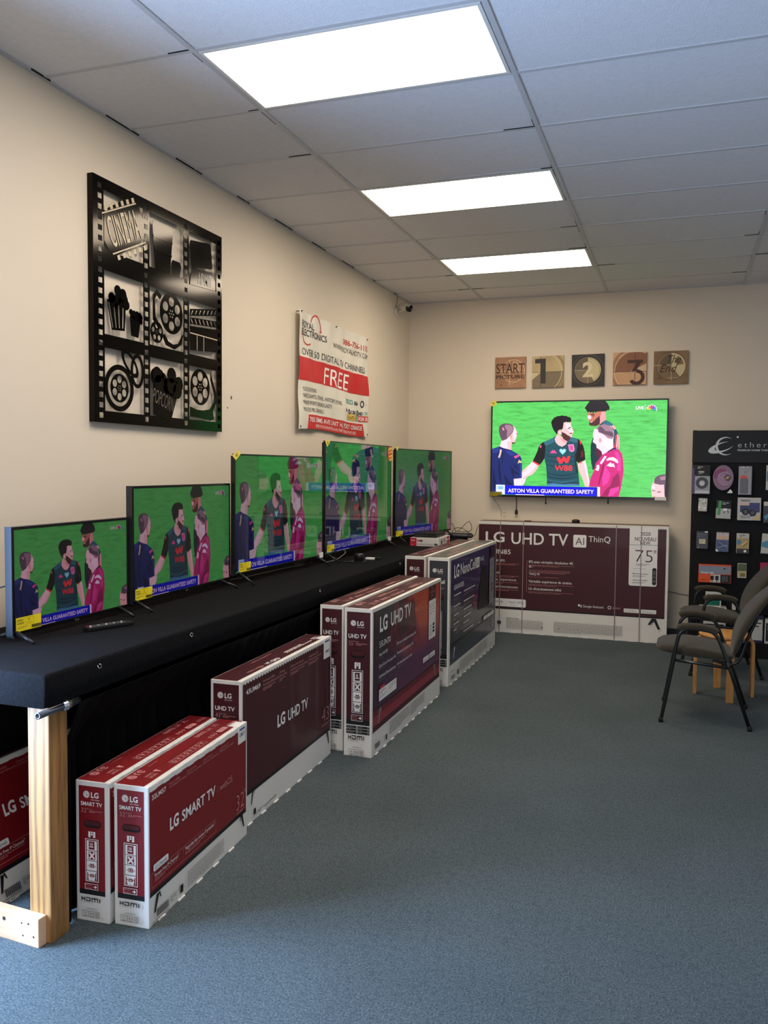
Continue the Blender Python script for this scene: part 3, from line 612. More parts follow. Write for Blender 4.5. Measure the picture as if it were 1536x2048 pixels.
def end_print(c, D, H, col, kind):
    """narrow end of the carton"""
    u = lambda f: f*D; v = lambda f: f*H
    big = kind != '32'; x0, x1 = (.095, .875) if not big else (.09, .93)
    top = .965 if not big else .975; bb = .192 if not big else .215
    c.rect(u(x0), v(bb), u(x1), v(top), col)
    c.rect(u(x0), v(bb), u(x1), v(bb+.035), M_pk)
    if big:
        c.rect(u(x0), v(.152), u(x1), v(.21), M_pk)
        for k in range(4): c.rect(u(x0), v(.152+.0193*k-.001), u(x1), v(.152+.0193*k+.001), M_pw)
        c.rect(u(.49), v(.152), u(.5), v(.21), M_pw)
        for k in range(3):
            for q in (0, 1): c.small(u(x0+.02+.42*q), v(.162+.0193*k), u(.3), 1, v(.006), M_pg, t=.5, seed=k*3+q); c.rect(u(x0+.36+.42*q), v(.160+.0193*k), u(x0+.38+.42*q), v(.167+.0193*k), M_pw)
    r = .024/.142*D*1.05; lx = .33; ly = .905 if not big else .90
    lg(c, u(lx), v(ly), u(.095), M_pw, col)
    ty = {'32': .826, '43': .80, '55': .80, '65': .80}[kind]
    c.text('SMART TV' if kind == '32' else 'UHD TV' if kind != '65' else 'NanoCell', u(.16), v(ty), v(.028), M_pw, w=u(.64), bold=.015)
    sz = {'32': '32"', '43': '43"', '55': '55"', '65': '65"'}[kind]
    c.text(sz, u(.17), v(ty-.05), v(.032), M_pp if kind != '65' else M_pg, w=u(.22), bold=-.012)
    c.small(u(.42), v(ty-.025), u(.15), 1, v(.008), M_pp, seed=5); c.small(u(.42), v(ty-.037), u(.4), 2, v(.009), M_pp, seed=6)
    hy = .70 if not big else .693
    hc = Canvas(); hc.z = .003; hc.rrect(u(.255), v(hy-.024), u(.76), v(hy+.024), v(.022), M_hole)  # flat dark plate, standing in for the shade inside the hand hole
    mdk = mat('handle_flap_shaded', tuple(int(x*.55) for x in ((134, 22, 36) if col == M_red else (76, 18, 34) if col == M_mar else (48, 50, 58))), .7)  # carton colour darkened, recess shade put into the flap colour
    hc.rrect(u(.28), v(hy-.010), u(.74), v(hy+.021), v(.014), mdk); c.handle = hc
    by = hy-.055
    c.rect(u(.385), v(by-.042), u(.595), v(by), M_pw)
    c.rect(u(.445), v(by-.034), u(.535), v(by-.004), col); c.arc(u(.49), v(by-.010), v(.006), M_pw, n=12); c.rect(u(.46), v(by-.026), u(.52), v(by-.017), M_pw); c.rect(u(.455), v(by-.042), u(.525), v(by-.031), col)
    fy1 = by-.052; fh = .305 if not big else .29
    c.frame(u(.29), v(fy1-fh), u(.69), v(fy1), u(.017), M_pw)
    n_ = {'32': '10', '43': '8', '55': '6', '65': '6'}[kind]; sh = fh/4-.006
    for k in range(4):
        yt = fy1-.012-k*(sh+.0015); yb = yt-sh+.002; cx_ = .49; c.rect(u(.335), v(yb), u(.645), v(yt), M_pw); m_ = (yt+yb)/2
        if k == 0:
            c.rect(u(.40), v(yb+.006), u(.58), v(yt-.005), col); c.text(n_, u(.48), v(m_-.001), v(.020), M_pw, al='C', bold=.02); c.rect(u(.42), v(m_-.013), u(.54), v(m_-.006), M_pw)
            c.rect(u(.575), v(yb+.010), u(.585), v(yt-.01), M_pw)
        elif k == 1:
            c.rect(u(.395), v(yb+.006), u(.595), v(yt-.006), col); c.line([(u(.42), v(yb+.012)), (u(.57), v(yt-.012))], u(.05), M_pw); c.line([(u(.42), v(yt-.012)), (u(.57), v(yb+.012))], u(.05), M_pw)
        elif k == 2:
            c.rect(u(.43), v(m_-.014), u(.56), v(m_+.014), col)
            for q in (.465, .52): c.rect(u(q-.008), v(m_-.004), u(q+.008), v(m_+.006), M_pw); c.poly([(u(q-.018), v(m_+.004)), (u(q+.018), v(m_+.004)), (u(q), v(m_+.011))], M_pw)
            c.rect(u(.45), v(m_-.010), u(.54), v(m_-.007), M_pw)
            for q in (-1, 1): c.poly([(u(.495+q*.085), v(m_-.005)), (u(.495+q*.085), v(m_+.005)), (u(.495+q*.125), v(m_))], col)
        else:
            c.rect(u(.44), v(m_-.008), u(.555), v(m_+.014), col); c.rect(u(.46), v(m_-.003), u(.535), v(m_-.0005), M_pw); c.rect(u(.46), v(m_+.004), u(.535), v(m_+.0065), M_pw)
            for q in (-1, 1):
                X = .495+q*.125; c.arc(u(X), v(m_+.018), v(.005), col, n=10); c.line([(u(X), v(m_+.012)), (u(X-q*.005), v(m_-.01)), (u(X+q*.01), v(yb+.002))], u(.025), col); c.line([(u(X), v(m_+.010)), (u(.495+q*.06), v(m_+.002))], u(.018), col); c.line([(u(X-q*.005), v(m_-.01)), (u(X-q*.03), v(yb+.002))], u(.02), col)
            c.arc(u(.495), v(yb+.006), v(.003), col, n=8)
    ay = fy1-fh-.010
    c.frame(u(.29), v(ay-.042), u(.69), v(ay), u(.012), M_pw); c.text('FRONT', u(.31), v(ay-.018), v(.010), M_pp, w=u(.2)); c.text('AVANT', u(.31), v(ay-.035), v(.010), M_pp, w=u(.2))
    c.rect(u(.55), v(ay-.024), u(.61), v(ay-.018), M_pw); c.poly([(u(.60), v(ay-.034)), (u(.60), v(ay-.008)), (u(.66), v(ay-.021))], M_pw)
    hb = .150 if not big else .118
    # HDMI lettering
    hx0, hx1, hh = u(.18), u(.77), v(.028); t_ = hh*.26; W_ = hx1-hx0; y0 = v(hb)
    def hb_(a_, b_, cc, d_): c.rect(hx0+W_*a_, y0+hh*cc, hx0+W_*b_, y0+hh*d_, M_pk)
    hb_(0, .045, 0, 1); hb_(.15, .195, 0, 1); hb_(.04, .16, .38, .62)
    hb_(.24, .47, .76, 1); hb_(.24, .47, 0, .24); hb_(.43, .48, .05, .95); hb_(.24, .285, 0, .5)
    hb_(.54, .87, .72, 1); hb_(.54, .585, 0, 1); hb_(.68, .725, 0, 1); hb_(.825, .87, 0, 1); hb_(.93, .98, 0, 1)
    c.small(hx0, y0-v(.008), W_, 1, v(.004), M_pdk, t=.5, seed=9)
    c.text('www.lg.com', u(.5), v(hb-.055), v(.010), M_pdk, al='C', w=u(.32))
    iy = hb-.10
    for (p, q) in ((.21, .40), (.42, .61), (.63, .74)): c.frame(u(p), v(iy-.012), u(q), v(iy+.034), u(.010), M_pdk)
    c.text(n_, u(.305), v(iy+.008), v(.020), M_pdk, al='C', bold=-.005); c.rect(u(.25), v(iy-.005), u(.36), v(iy), M_pdk)
    for q in (.48, .55): c.rect(u(q-.008), v(iy), u(q+.008), v(iy+.02), M_pdk); c.poly([(u(q-.022), v(iy+.016)), (u(q+.022), v(iy+.016)), (u(q), v(iy+.026))], M_pdk)
    c.rect(u(.46), v(iy-.006), u(.57), v(iy-.003), M_pdk); c.rect(u(.63), v(iy+.009), u(.74), v(iy+.012), M_pdk)
    c.arc(u(.685), v(iy+.022), v(.005), M_pdk, n=8); c.arc(u(.685), v(iy-.001), v(.005), M_pdk, n=8); c.arc(u(.82), v(iy-.008), v(.009), M_pg, ri=v(.007), n=12)

def top_print(c, L, D, col, kind):
    """u along the carton, v from the back edge to the front edge"""
    m = D*.07; lg_m = M_pp
    c.rect(L*.004, D*.03, L*.996, D*.86, col)
    c.line([(L*.0, D*.45), (L, D*.45)], D*.012, mat('tape_seam', (60, 16, 24), .3))
    if kind == '43':
        c.text('UHD TV', L*.44, D*.80, D*.16, M_pw, w=L*.13, bold=.02, flip=True); c.text('43"', L*.28, D*.80, D*.16, M_pp, w=L*.05, flip=True)
        c.small(L*.14, D*.7, L*.13, 2, D*.05, M_pp, seed=31); c.small(L*.55, D*.62, L*.3, 2, D*.09, M_pw, t=.5, seed=32); c.small(L*.3, D*.22, L*.3, 1, D*.06, M_pp, seed=33); c.small(L*.88, D*.6, L*.08, 2, D*.09, M_pw, t=.5, seed=34)
        return
    lg(c, L*.085, D*.22, D*.13, lg_m, col, False)
    c.text('FRONT', L*.10, D*.64, D*.10, lg_m, w=L*.06, flip=False); c.text('AVANT', L*.10, D*.50, D*.10, lg_m, w=L*.06); c.poly([(L*.175, D*.50), (L*.205, D*.50), (L*.19, D*.72)], lg_m)
    c.small(L*.22, D*.2, L*.12, 1, D*.04, M_pp, seed=35)
    if kind == '32':
        c.frame(L*.30, D*.55, L*.62, D*.78, D*.015, lg_m); X = L*.32
        for k in range(8):
            if k % 3 == 0: c.arc(X, D*.665, D*.075, lg_m, ri=D*.045, n=12)
            elif k % 3 == 1: c.line([(X-D*.06, D*.60), (X, D*.73), (X+D*.06, D*.60)], D*.03, lg_m); c.arc(X, D*.66, D*.03, lg_m, n=8)
            else: c.rect(X-D*.06, D*.61, X+D*.06, D*.64, lg_m); c.rect(X-D*.06, D*.68, X+D*.06, D*.72, lg_m)
            X += L*.038
        c.text('SMART TV', L*.66, D*.18, D*.14, lg_m, w=L*.16, bold=.015); c.text('32"', L*.85, D*.18, D*.14, lg_m, w=L*.05)
        for k in range(3): c.arc(L*(.68+.03*k), D*.66, D*.06, lg_m, ri=D*.035, n=12)
        c.rrect(L*.77, D*.57, L*.86, D*.76, D*.05, lg_m); c.text('HDR', L*.815, D*.61, D*.10, col, al='C'); c.small(L*.89, D*.68, L*.09, 2, D*.08, M_pp, seed=36)
    else:
        c.text({'55': 'LG UHD TV', '65': 'LG NanoCell'}[kind], L*.36, D*.58, D*.15, lg_m, w=L*.16, bold=.015); c.small(L*.30, D*.3, L*.25, 2, D*.08, lg_m, t=.5, seed=37); c.small(L*.62, D*.66, L*.18, 2, D*.10, lg_m, t=.55, seed=38); c.small(L*.70, D*.25, L*.2, 1, D*.07, lg_m, seed=39)
        c.small(L*.22, D*.66, L*.1, 2, D*.09, M_pp, t=.5, seed=40)
def tv_legs(c, x, y, s, m, sx=1):
    c.poly([(x, y), (x+.012*sx*s, y+.002*s), (x+.040*sx*s, y+.075*s), (x+.020*sx*s, y+.078*s)], m); c.poly([(x+.036*sx*s, y+.078*s), (x+.048*sx*s, y+.05*s), (x+.054*sx*s, y+.052*s), (x+.046*sx*s, y+.08*s)], m)
def fine(c, x0, x1, y0, y1, L, H, seed=1, lh=.009):
    c.small(L*x0, H*y1, L*(x1-x0), max(2, int(H*(y1-y0)/lh)), lh, M_pdk, t=.3, seed=seed)
def front32(c, L, H):
    u = lambda f: f*L; v = lambda f: f*H
    c.rect(u(.008), v(.235), u(.985), v(.96), M_red); c.rect(u(.008), v(.212), u(.985), v(.245), M_pk)
    c.text('32LM57', u(.028), v(.893), v(.034), M_pw, w=u(.118), bold=.008)
    for x, w_, l1, l2, s_ in ((.172, .155, 'Active HDR', 'Technologie HDR activée', 1), (.345, .135, 'Dynamic Color', 'Couleurs dynamiques', 2), (.503, .15, 'Quad Core Processor', 'Processeur quadricœur', 3), (.675, .155, 'webOS Smart TV', 'Téléviseur Smart webOS', 4)):
        c.text(l1, u(x), v(.917), v(.014), M_pp, w=u(w_*.62)); c.text(l2, u(x), v(.893), v(.014), M_pp, w=u(w_))
        if s_ > 1: c.rect(u(x-.008), v(.885), u(x-.0065), v(.935), M_pp)
    c.text('LG', u(.176), v(.583), v(.088), M_pw, w=u(.079), bold=.035); c.text('SMART TV', u(.285), v(.578), v(.080), M_pw, w=u(.335), bold=.02); c.rect(u(.644), v(.57), u(.6455), v(.64), M_pp); c.text('webOS', u(.67), v(.580), v(.055), M_pp, w=u(.142), bold=-.005)
    c.text('32', u(.862), v(.29), v(.135), M_pp, w=u(.092), bold=-.018); c.text('"', u(.958), v(.31), v(.12), M_pp, w=u(.012), bold=-.01); c.small(u(.862), v(.268), u(.095), 2, v(.012), M_pp, seed=4)
    c.frame(u(.017), v(.275), u(.624), v(.38), .0012, M_pp); c.rrect(u(.033), v(.383), u(.159), v(.432), v(.012), M_pw); c.text('LG Channels', u(.046), v(.394), v(.026), M_pdk, w=u(.10), bold=.01)
    c.text('"Stream Free IP Channels"', u(.038), v(.338), v(.024), M_pw, w=u(.215), slant=.15); c.text('"Regardez des chaînes IP gratuites"', u(.309), v(.340), v(.026), M_pw, w=u(.30), slant=.15); c.rect(u(.295), v(.285), u(.296), v(.37), M_pp)
    c.small(u(.042), v(.322), u(.2), 2, v(.014), M_pp, seed=7); c.small(u(.312), v(.322), u(.2), 2, v(.014), M_pp, seed=8)
    tv_legs(c, u(.035), v(.085), .8, M_pk, 1.1); tv_legs(c, u(.955), v(.105), .75, M_pk, -1.1)
    X = .055
    for k in range(26): c.rect(u(X), v(.045), u(X+.0016*(1+k*5 % 3)), v(.10), M_pdk); X += .0037
    c.frame(u(.168), v(.055), u(.222), v(.11), .001, M_pdk); c.small(u(.172), v(.092), u(.045), 3, v(.014), M_pdk, seed=9)
    c.rect(u(.255), v(.055), u(.282), v(.115), M_pk); c.poly([(u(.244), v(.085)), (u(.251), v(.078)), (u(.251), v(.092))], M_pk); c.poly([(u(.293), v(.085)), (u(.286), v(.078)), (u(.286), v(.092))], M_pk)
    fine(c, .324, .70, .03, .165, L, H, 10, .0065); fine(c, .01, .15, .012, .03, L, H, 11)
def front43(c, L, H):
    u = lambda f: f*L; v = lambda f: f*H
    c.rect(u(.014), v(.225), u(.988), v(.975), M_mar); c.rect(u(.014), v(.207), u(.988), v(.232), M_pk)
    c.text('43UM69', u(.044), v(.893), v(.033), M_pw, w=u(.13), bold=.008)
    for x, w_, l1, l2, s_ in ((.2, .155, '4K Active HDR', 'Technologie HDR active 4K', 1), (.372, .07, 'IPS Display', 'Écran IPS', 2), (.49, .19, 'Advanced Color Enhancer', 'Amplificateur de couleurs avancé', 3), (.702, .15, 'webOS Smart TV', 'Téléviseur Smart webOS', 4)):
        c.text(l1, u(x), v(.917), v(.015), M_pp, w=u(w_*.75)); c.text(l2, u(x), v(.890), v(.015), M_pp, w=u(w_)); c.small(u(x), v(.872), u(w_*.8), 2, v(.012), M_pp, seed=s_)
        if s_ > 1: c.rect(u(x-.008), v(.85), u(x-.0065), v(.935), M_pp)
    c.text('LG', u(.342), v(.535), v(.085), M_pw, w=u(.082), bold=.035); c.text('UHD TV', u(.455), v(.530), v(.080), M_pw, w=u(.232), bold=.02)
    c.text('43', u(.870), v(.318), v(.115), M_pp, w=u(.092), bold=-.018); c.text('"', u(.967), v(.335), v(.10), M_pp, w=u(.010), bold=-.01); c.small(u(.872), v(.295), u(.095), 2, v(.012), M_pp, seed=4)
    tv_legs(c, u(.085), v(.125), .9, M_pk, .7); tv_legs(c, u(.968), v(.105), .9, M_pk, -.9)
    c.rect(u(.108), v(.045), u(.128), v(.085), M_pk); fine(c, .12, .20, .02, .05, L, H, 3); c.line([(u(.21), v(.042)), (u(.33), v(.052))], .006, M_pg)
def front55(c, L, H):
    u = lambda f: f*L; v = lambda f: f*H
    swirl = swirl_mat(); c.rect(u(.012), v(.160), u(.985), v(.975), mat('sofa_dark', (72, 22, 40), .5))
    c.rect(u(.03), v(.31), u(.965), v(.972), swirl)
    bar = mat('soundbar_pink', (150, 52, 66), .5); c.poly([(u(.012), v(.20)), (u(.985), v(.20)), (u(.985), v(.262)), (u(.012), v(.262))], bar); c.rect(u(.012), v(.262), u(.985), v(.305), mat('wall_rose', (112, 32, 50), .5))
    c.rect(u(.03), v(.303), u(.965), v(.312), M_pk)
    tv_legs(c, u(.076), v(.195), 1.1, M_pg, .9); tv_legs(c, u(.91), v(.2), 1.1, M_pg, -.9)
    c.text('LG', u(.086), v(.822), v(.10), M_pw, w=u(.092), bold=.03); c.text('UHD TV', u(.222), v(.822), v(.098), M_pw, w=u(.276), bold=.015); c.rect(u(.527), v(.82), u(.529), v(.90), M_pg); c.text('webOS', u(.556), v(.822), v(.064), mat('print_orange', (225, 130, 90), .5), w=u(.186), bold=-.005)
    c.text('55UN70', u(.08), v(.716), v(.041), M_pw, w=u(.137))
    for x, y, s_, w_ in ((.081, .655, 'Real 4K IPS', .10), (.077, .578, 'Quad Core Processor 4K', .21), (.078, .505, 'Unlimited Entertainment', .21), (.302, .660, 'IPS avec véritable résolution 4K', .27), (.303, .590, 'Processeur quadricœur 4K', .23), (.305, .510, 'Un divertissement infini', .21)):
        c.text(s_, u(x), v(y), v(.022), M_pw, w=u(w_)); c.small(u(x), v(y-.018), u(w_*.8), 1, v(.008), M_pg, seed=int(y*99))
    c.rect(u(.781), v(.85), u(.894), v(.972), M_mar); c.text('2020', u(.838), v(.945), v(.016), M_pp, al='C'); c.text('NOUVEAU', u(.838), v(.915), v(.016), M_pp, al='C', w=u(.09)); c.text('NEW', u(.838), v(.885), v(.016), M_pp, al='C')
    c.rrect(u(.778), v(.54), u(.897), v(.858), v(.015), M_pw); c.text('55', u(.795), v(.775), v(.055), M_pg, w=u(.07), bold=-.015); c.text('"', u(.872), v(.79), v(.04), M_pg); c.small(u(.795), v(.755), u(.08), 2, v(.010), M_pdk, seed=3)
    for k in range(3): c.rect(u(.845), v(.64-.028*k), u(.875), v(.66-.028*k), M_pk); c.small(u(.795), v(.648-.028*k), u(.04), 2, v(.009), M_pdk, seed=k)
    c.small(u(.795), v(.57), u(.05), 1, v(.01), M_pk, t=.5, seed=3)
    for x in (.685, .79): c.rrect(u(x), v(.385), u(x+.095), v(.425), v(.006), M_pw); c.small(u(x+.01), v(.402), u(.075), 2, v(.010), M_pdk, seed=5)
    c.rect(u(.073), v(.35), u(.292), v(.43), M_pw); c.small(u(.085), v(.41), u(.07), 2, v(.012), mat('print_rose', (190, 60, 80), .5), seed=2); c.small(u(.085), v(.38), u(.09), 2, v(.010), M_pg, seed=6); c.small(u(.195), v(.41), u(.08), 3, v(.012), M_pp, seed=7); c.poly([(u(.08), v(.43)), (u(.145), v(.43)), (u(.14), v(.452)), (u(.085), v(.452))], mat('print_rose', (190, 60, 80), .5))
    X = .03
    for k in range(18): c.rect(u(X), v(.045), u(X+.0012*(1+k*5 % 3)), v(.08), M_pdk); X += .003
    c.rect(u(.155), v(.045), u(.172), v(.082), M_pk); c.frame(u(.1), v(.045), u(.135), v(.085), .001, M_pdk)
    fine(c, .203, .475, .035, .14, L, H, 10, .013); fine(c, .49, .71, .035, .14, L, H, 12, .013)
def swirl_mat():
    if 'carton_swirl' in MATS: return MATS['carton_swirl']
    m = mat('carton_swirl', (40, 20, 30), .4, coat=.2); nt = m.node_tree; N = nt.nodes; L_ = nt.links; b = N['Principled BSDF']
    tc = N.new('ShaderNodeTexCoord'); sp_ = N.new('ShaderNodeSeparateXYZ'); L_.new(tc.outputs['Object'], sp_.inputs[0])
    n = N.new('ShaderNodeTexNoise'); n.inputs['Scale'].default_value = 2.3; n.inputs['Detail'].default_value = 2; n.inputs['Distortion'].default_value = 1.8; L_.new(tc.outputs['Object'], n.inputs['Vector'])
    # along the carton: dark, red flame, orange, violet
    ad = N.new('ShaderNodeMath'); ad.operation = 'MULTIPLY_ADD'; ad.inputs[1].default_value = .9; L_.new(n.outputs['Fac'], ad.inputs[0]); mm = N.new('ShaderNodeMath'); mm.operation = 'MULTIPLY'; mm.inputs[1].default_value = .62; L_.new(sp_.outputs['Y'], mm.inputs[0]); L_.new(mm.outputs[0], ad.inputs[2])
    r = N.new('ShaderNodeValToRGB'); el = r.color_ramp.elements
    el[0].position = .55; el[0].color = (*lin((40, 36, 42)), 1); el[1].position = 1.0; el[1].color = (*lin((190, 70, 36)), 1)
    for p, cc in ((.72, (44, 26, 36)), (.82, (104, 24, 38)), (.88, (64, 18, 32)), (.94, (150, 40, 40))): e = el.new(p); e.color = (*lin(cc), 1)
    L_.new(ad.outputs[0], r.inputs['Fac'])
    r2 = N.new('ShaderNodeValToRGB'); el = r2.color_ramp.elements
    el[0].position = .3; el[0].color = (*lin((34, 28, 48)), 1); el[1].position = 1.1 if False else 1.0; el[1].color = (*lin((96, 40, 84)), 1); L_.new(ad.outputs[0], r2.inputs['Fac'])
    z = N.new('ShaderNodeMapRange'); z.inputs['From Min'].default_value = .40; z.inputs['From Max'].default_value = .62; L_.new(sp_.outputs['Z'], z.inputs['Value'])
    mx = N.new('ShaderNodeMix'); mx.data_type = 'RGBA'; L_.new(z.outputs['Result'], mx.inputs['Factor']); L_.new(r2.outputs['Color'], mx.inputs['A']); L_.new(r.outputs['Color'], mx.inputs['B']); L_.new(mx.outputs['Result'], b.inputs['Base Color'])
    return m
def landscape_mat():
    if 'carton_landscape' in MATS: return MATS['carton_landscape']
    m = mat('carton_landscape', (20, 20, 50), .35, coat=.3); nt = m.node_tree; N = nt.nodes; L_ = nt.links; b = N['Principled BSDF']
    tc = N.new('ShaderNodeTexCoord'); sp_ = N.new('ShaderNodeSeparateXYZ'); L_.new(tc.outputs['Object'], sp_.inputs[0])
    n = N.new('ShaderNodeTexNoise'); n.inputs['Scale'].default_value = 4; n.inputs['Detail'].default_value = 5; L_.new(tc.outputs['Object'], n.inputs['Vector'])
    ad = N.new('ShaderNodeMath'); ad.operation = 'MULTIPLY_ADD'; ad.inputs[1].default_value = .18; L_.new(n.outputs['Fac'], ad.inputs[0]); L_.new(sp_.outputs['Z'], ad.inputs[2])
    r = N.new('ShaderNodeValToRGB'); el = r.color_ramp.elements
    el[0].position = .16; el[0].color = (*lin((58, 60, 76)), 1); el[1].position = 1.0; el[1].color = (*lin((36, 38, 96)), 1)
    for p, cc in ((.30, (52, 56, 78)), (.34, (34, 38, 54)), (.52, (24, 26, 40)), (.62, (44, 30, 60)), (.72, (40, 36, 84)), (.86, (34, 34, 88))): e = el.new(p); e.color = (*lin(cc), 1)
    L_.new(ad.outputs[0], r.inputs['Fac']); L_.new(r.outputs['Color'], b.inputs['Base Color'])
    return m
def front65(c, L, H):
    u = lambda f: f*L; v = lambda f: f*H
    c.rect(u(.025), v(.153), u(.99), v(.975), landscape_mat()); rg2 = random.Random(4)
    tr = mat('tree_print', (18, 24, 26), .5); pk_ = mat('bloom_pink', (150, 70, 110), .5)
    for k in range(26):
        x = rg2.gauss(.50, .03); y = rg2.uniform(.47, .60); c.arc(u(x), v(y), v(rg2.uniform(.008, .02)), pk_ if k % 3 else mat('bloom_rose', (190, 110, 130), .5), n=8)
    pts = [(.56, .45), (.60, .60), (.585, .62), (.625, .72), (.615, .74), (.66, .83), (.70, .80), (.74, .82), (.77, .74), (.765, .60), (.79, .50), (.78, .43)]
    c.poly([(u(x), v(y)) for x, y in pts], tr); c.rect(u(.025), v(.30), u(.99), v(.312), mat('tv_edge', (10, 10, 14), .3))
    tv_legs(c, u(.08), v(.19), 1.1, M_pw, .8); tv_legs(c, u(.93), v(.195), 1.0, M_pw, -.8)
    c.text('LG', u(.077), v(.830), v(.098), M_pw, w=u(.09), bold=.03); c.text('NanoCell', u(.194), v(.832), v(.092), M_pw, w=u(.306), bold=.01); c.rrect(u(.508), v(.828), u(.578), v(.918), v(.008), M_pw); c.text('AI', u(.543), v(.842), v(.06), M_char, al='C'); c.text('ThinQ', u(.585), v(.876), v(.036), M_pw, w=u(.088))
    c.text('65NANO85', u(.075), v(.733), v(.040), M_pw, w=u(.18))
    for x, w_, ys in ((.076, .14, (.685, .60, .53, .46, .41)), (.256, .25, (.683, .60, .53, .47, .42, .35))):
        for y in ys: c.small(u(x), v(y), u(w_), 1, v(.020), M_pw, t=.45, seed=int(y*77)); c.small(u(x), v(y-.022), u(w_*.8), 2, v(.009), M_pg, seed=int(y*31))
    c.rrect(u(.812), v(.435), u(.925), v(.86), v(.01), M_pg); c.text('65', u(.83), v(.79), v(.045), M_pdk, w=u(.07), bold=-.015)
    for k in range(5): c.small(u(.83), v(.74-.06*k), u(.06), 2, v(.010), M_pdk, seed=k)
    c.rect(u(.865), v(.60), u(.885), v(.63), M_pk); c.rect(u(.865), v(.56), u(.885), v(.59), M_pk); c.rect(u(.83), v(.873), u(.925), v(.965), M_mar)
    for x in (.68, .765, .845): c.rrect(u(x), v(.325), u(x+.075), v(.36), v(.005), M_pw)
    c.small(u(.56), v(.335), u(.1), 1, v(.014), M_pw, seed=8); c.small(u(.03), v(.10), u(.11), 1, v(.012), M_pdk, seed=4)
    fine(c, .19, .45, .03, .125, L, H, 10, .012); fine(c, .47, .77, .03, .135, L, H, 12, .012); c.rect(u(.15), v(.04), u(.17), v(.08), M_pk)
    X = .04
    for k in range(14): c.rect(u(X), v(.04), u(X+.0012*(1+k*5 % 3)), v(.07), M_pdk); X += .004
def front75(c, L, H):
    u = lambda f: f*L; v = lambda f: f*H
    c.poly([(u(.003), v(.215)), (u(.987), v(.215)), (u(.987), v(.975)), (u(.003), v(.975))], M_mar); c.rect(u(.003), v(.212), u(.987), v(.224), M_pk)
    c.text('LG', u(.042), v(.818), v(.09), M_pw, w=u(.105), bold=.02); c.text('UHD TV', u(.185), v(.806), v(.102), M_pw, w=u(.305), bold=.012)
    c.rrect(u(.517), v(.795), u(.585), v(.905), v(.012), M_pw); c.text('AI', u(.551), v(.818), v(.064), M_mar, al='C', w=u(.045), bold=-.005); c.text('ThinQ', u(.596), v(.847), v(.052), M_pw, w=u(.112))
    c.text('75UN85', u(.042), v(.710), v(.042), M_pw, w=u(.14))
    for y, s_, w_ in ((.640, 'Real 4K IPS', .10), (.530, 'ThinQ AI', .07), (.470, 'Cinema Experience', .165), (.405, 'Unlimited Entertainment', .175)): c.text(s_, u(.05), v(y), v(.021), M_pw, w=u(w_)); c.small(u(.05), v(y-.018), u(.18), 2, v(.010), M_pp, t=.25, seed=int(y*50))
    for y, s_, w_ in ((.640, 'IPS avec véritable résolution 4K', .237), (.533, 'ThinQ AI', .058), (.466, 'Véritable expérience de cinéma', .23), (.400, 'Un divertissement infini', .175)): c.text(s_, u(.283), v(y), v(.023), M_pw, w=u(w_), bold=.004); c.small(u(.283), v(y-.018), u(.24), 2 if y != .533 else 1, v(.010), M_pp, t=.25, seed=int(y*57))
    c.text('α', u(.283), v(.600), v(.022), M_pw, bold=.02); c.frame(u(.297), v(.598), u(.306), v(.618), .002, M_pp); c.small(u(.283), v(.575), u(.22), 3, v(.011), M_pp, t=.25, seed=71); c.rect(u(.272), v(.375), u(.2732), v(.66), M_pp)
    c.rrect(u(.0), v(.236), u(.270), v(.308), v(.012), M_pw); c.text('Native 120Hz', u(.03), v(.268), v(.022), M_pdk, w=u(.115)); c.text('Natif 120Hz', u(.178), v(.268), v(.022), M_pdk, w=u(.08)); c.rect(u(.165), v(.24), u(.166), v(.3), M_pg); c.small(u(.18), v(.252), u(.08), 1, v(.01), M_pg, seed=3)
    for k, (dx, dy, r_) in enumerate(((0, 0, .010), (.010, -.004, .005), (.014, .004, .003), (.011, -.013, .005))): c.arc(u(.554+dx), v(.287+dy), v(r_), M_pw, n=14)
    c.text('Google Assistant', u(.574), v(.272), v(.022), M_pw, w=u(.108)); c.arc(u(.711), v(.283), v(.015), M_pw, ri=v(.010), n=20); c.text('alexa', u(.728), v(.275), v(.02), M_pp, w=u(.04))
    for x, s_ in ((.784, 'AirPlay'), (.870, 'HomeKit')): c.rrect(u(x), v(.250), u(x+.076), v(.284), v(.005), M_pw); c.text(s_, u(x+.022), v(.257), v(.011), M_pdk, w=u(.045)); c.small(u(x+.022), v(.273), u(.03), 1, v(.006), M_pdk, seed=2); c.frame(u(x+.006), v(.258), u(x+.016), v(.275), .002, M_pdk)
    c.rrect(u(.805), v(.485), u(.945), v(.990), v(.018), M_pw); c.text('2020', u(.884), v(.918), v(.030), M_mar, al='C', w=u(.05), bold=.01); c.text('NOUVEAU', u(.884), v(.872), v(.032), M_mar, al='C', w=u(.104), bold=.01); c.text('NEW', u(.884), v(.842), v(.026), M_mar, al='C', w=u(.05), bold=.01)
    c.rect(u(.805), v(.836), u(.945), v(.839), M_pdk); c.text('75', u(.836), v(.690), v(.108), M_mar, w=u(.086), bold=-.016); c.text('"', u(.928), v(.71), v(.085), M_mar, w=u(.010)); c.small(u(.84), v(.672), u(.07), 2, v(.010), M_pdk, seed=5)
    c.small(u(.825), v(.632), u(.08), 1, v(.006), M_pdk, seed=6)
    for y in (.585, .53): c.text('Magic Remote Control' if y > .55 else 'Télécommande Magic', u(.824), v(y), v(.010), M_pk, w=u(.075), bold=.02); c.small(u(.824), v(y-.015), u(.065), 2, v(.008), M_pdk, seed=int(y*40))
    c.rrect(u(.922), v(.498), u(.942), v(.645), u(.009), M_pk)
    for k in range(4): c.rect(u(.926), v(.615-.01*k), u(.938), v(.619-.01*k), M_pg)
    c.arc(u(.932), v(.565), u(.006), M_pg, ri=u(.004), n=14)
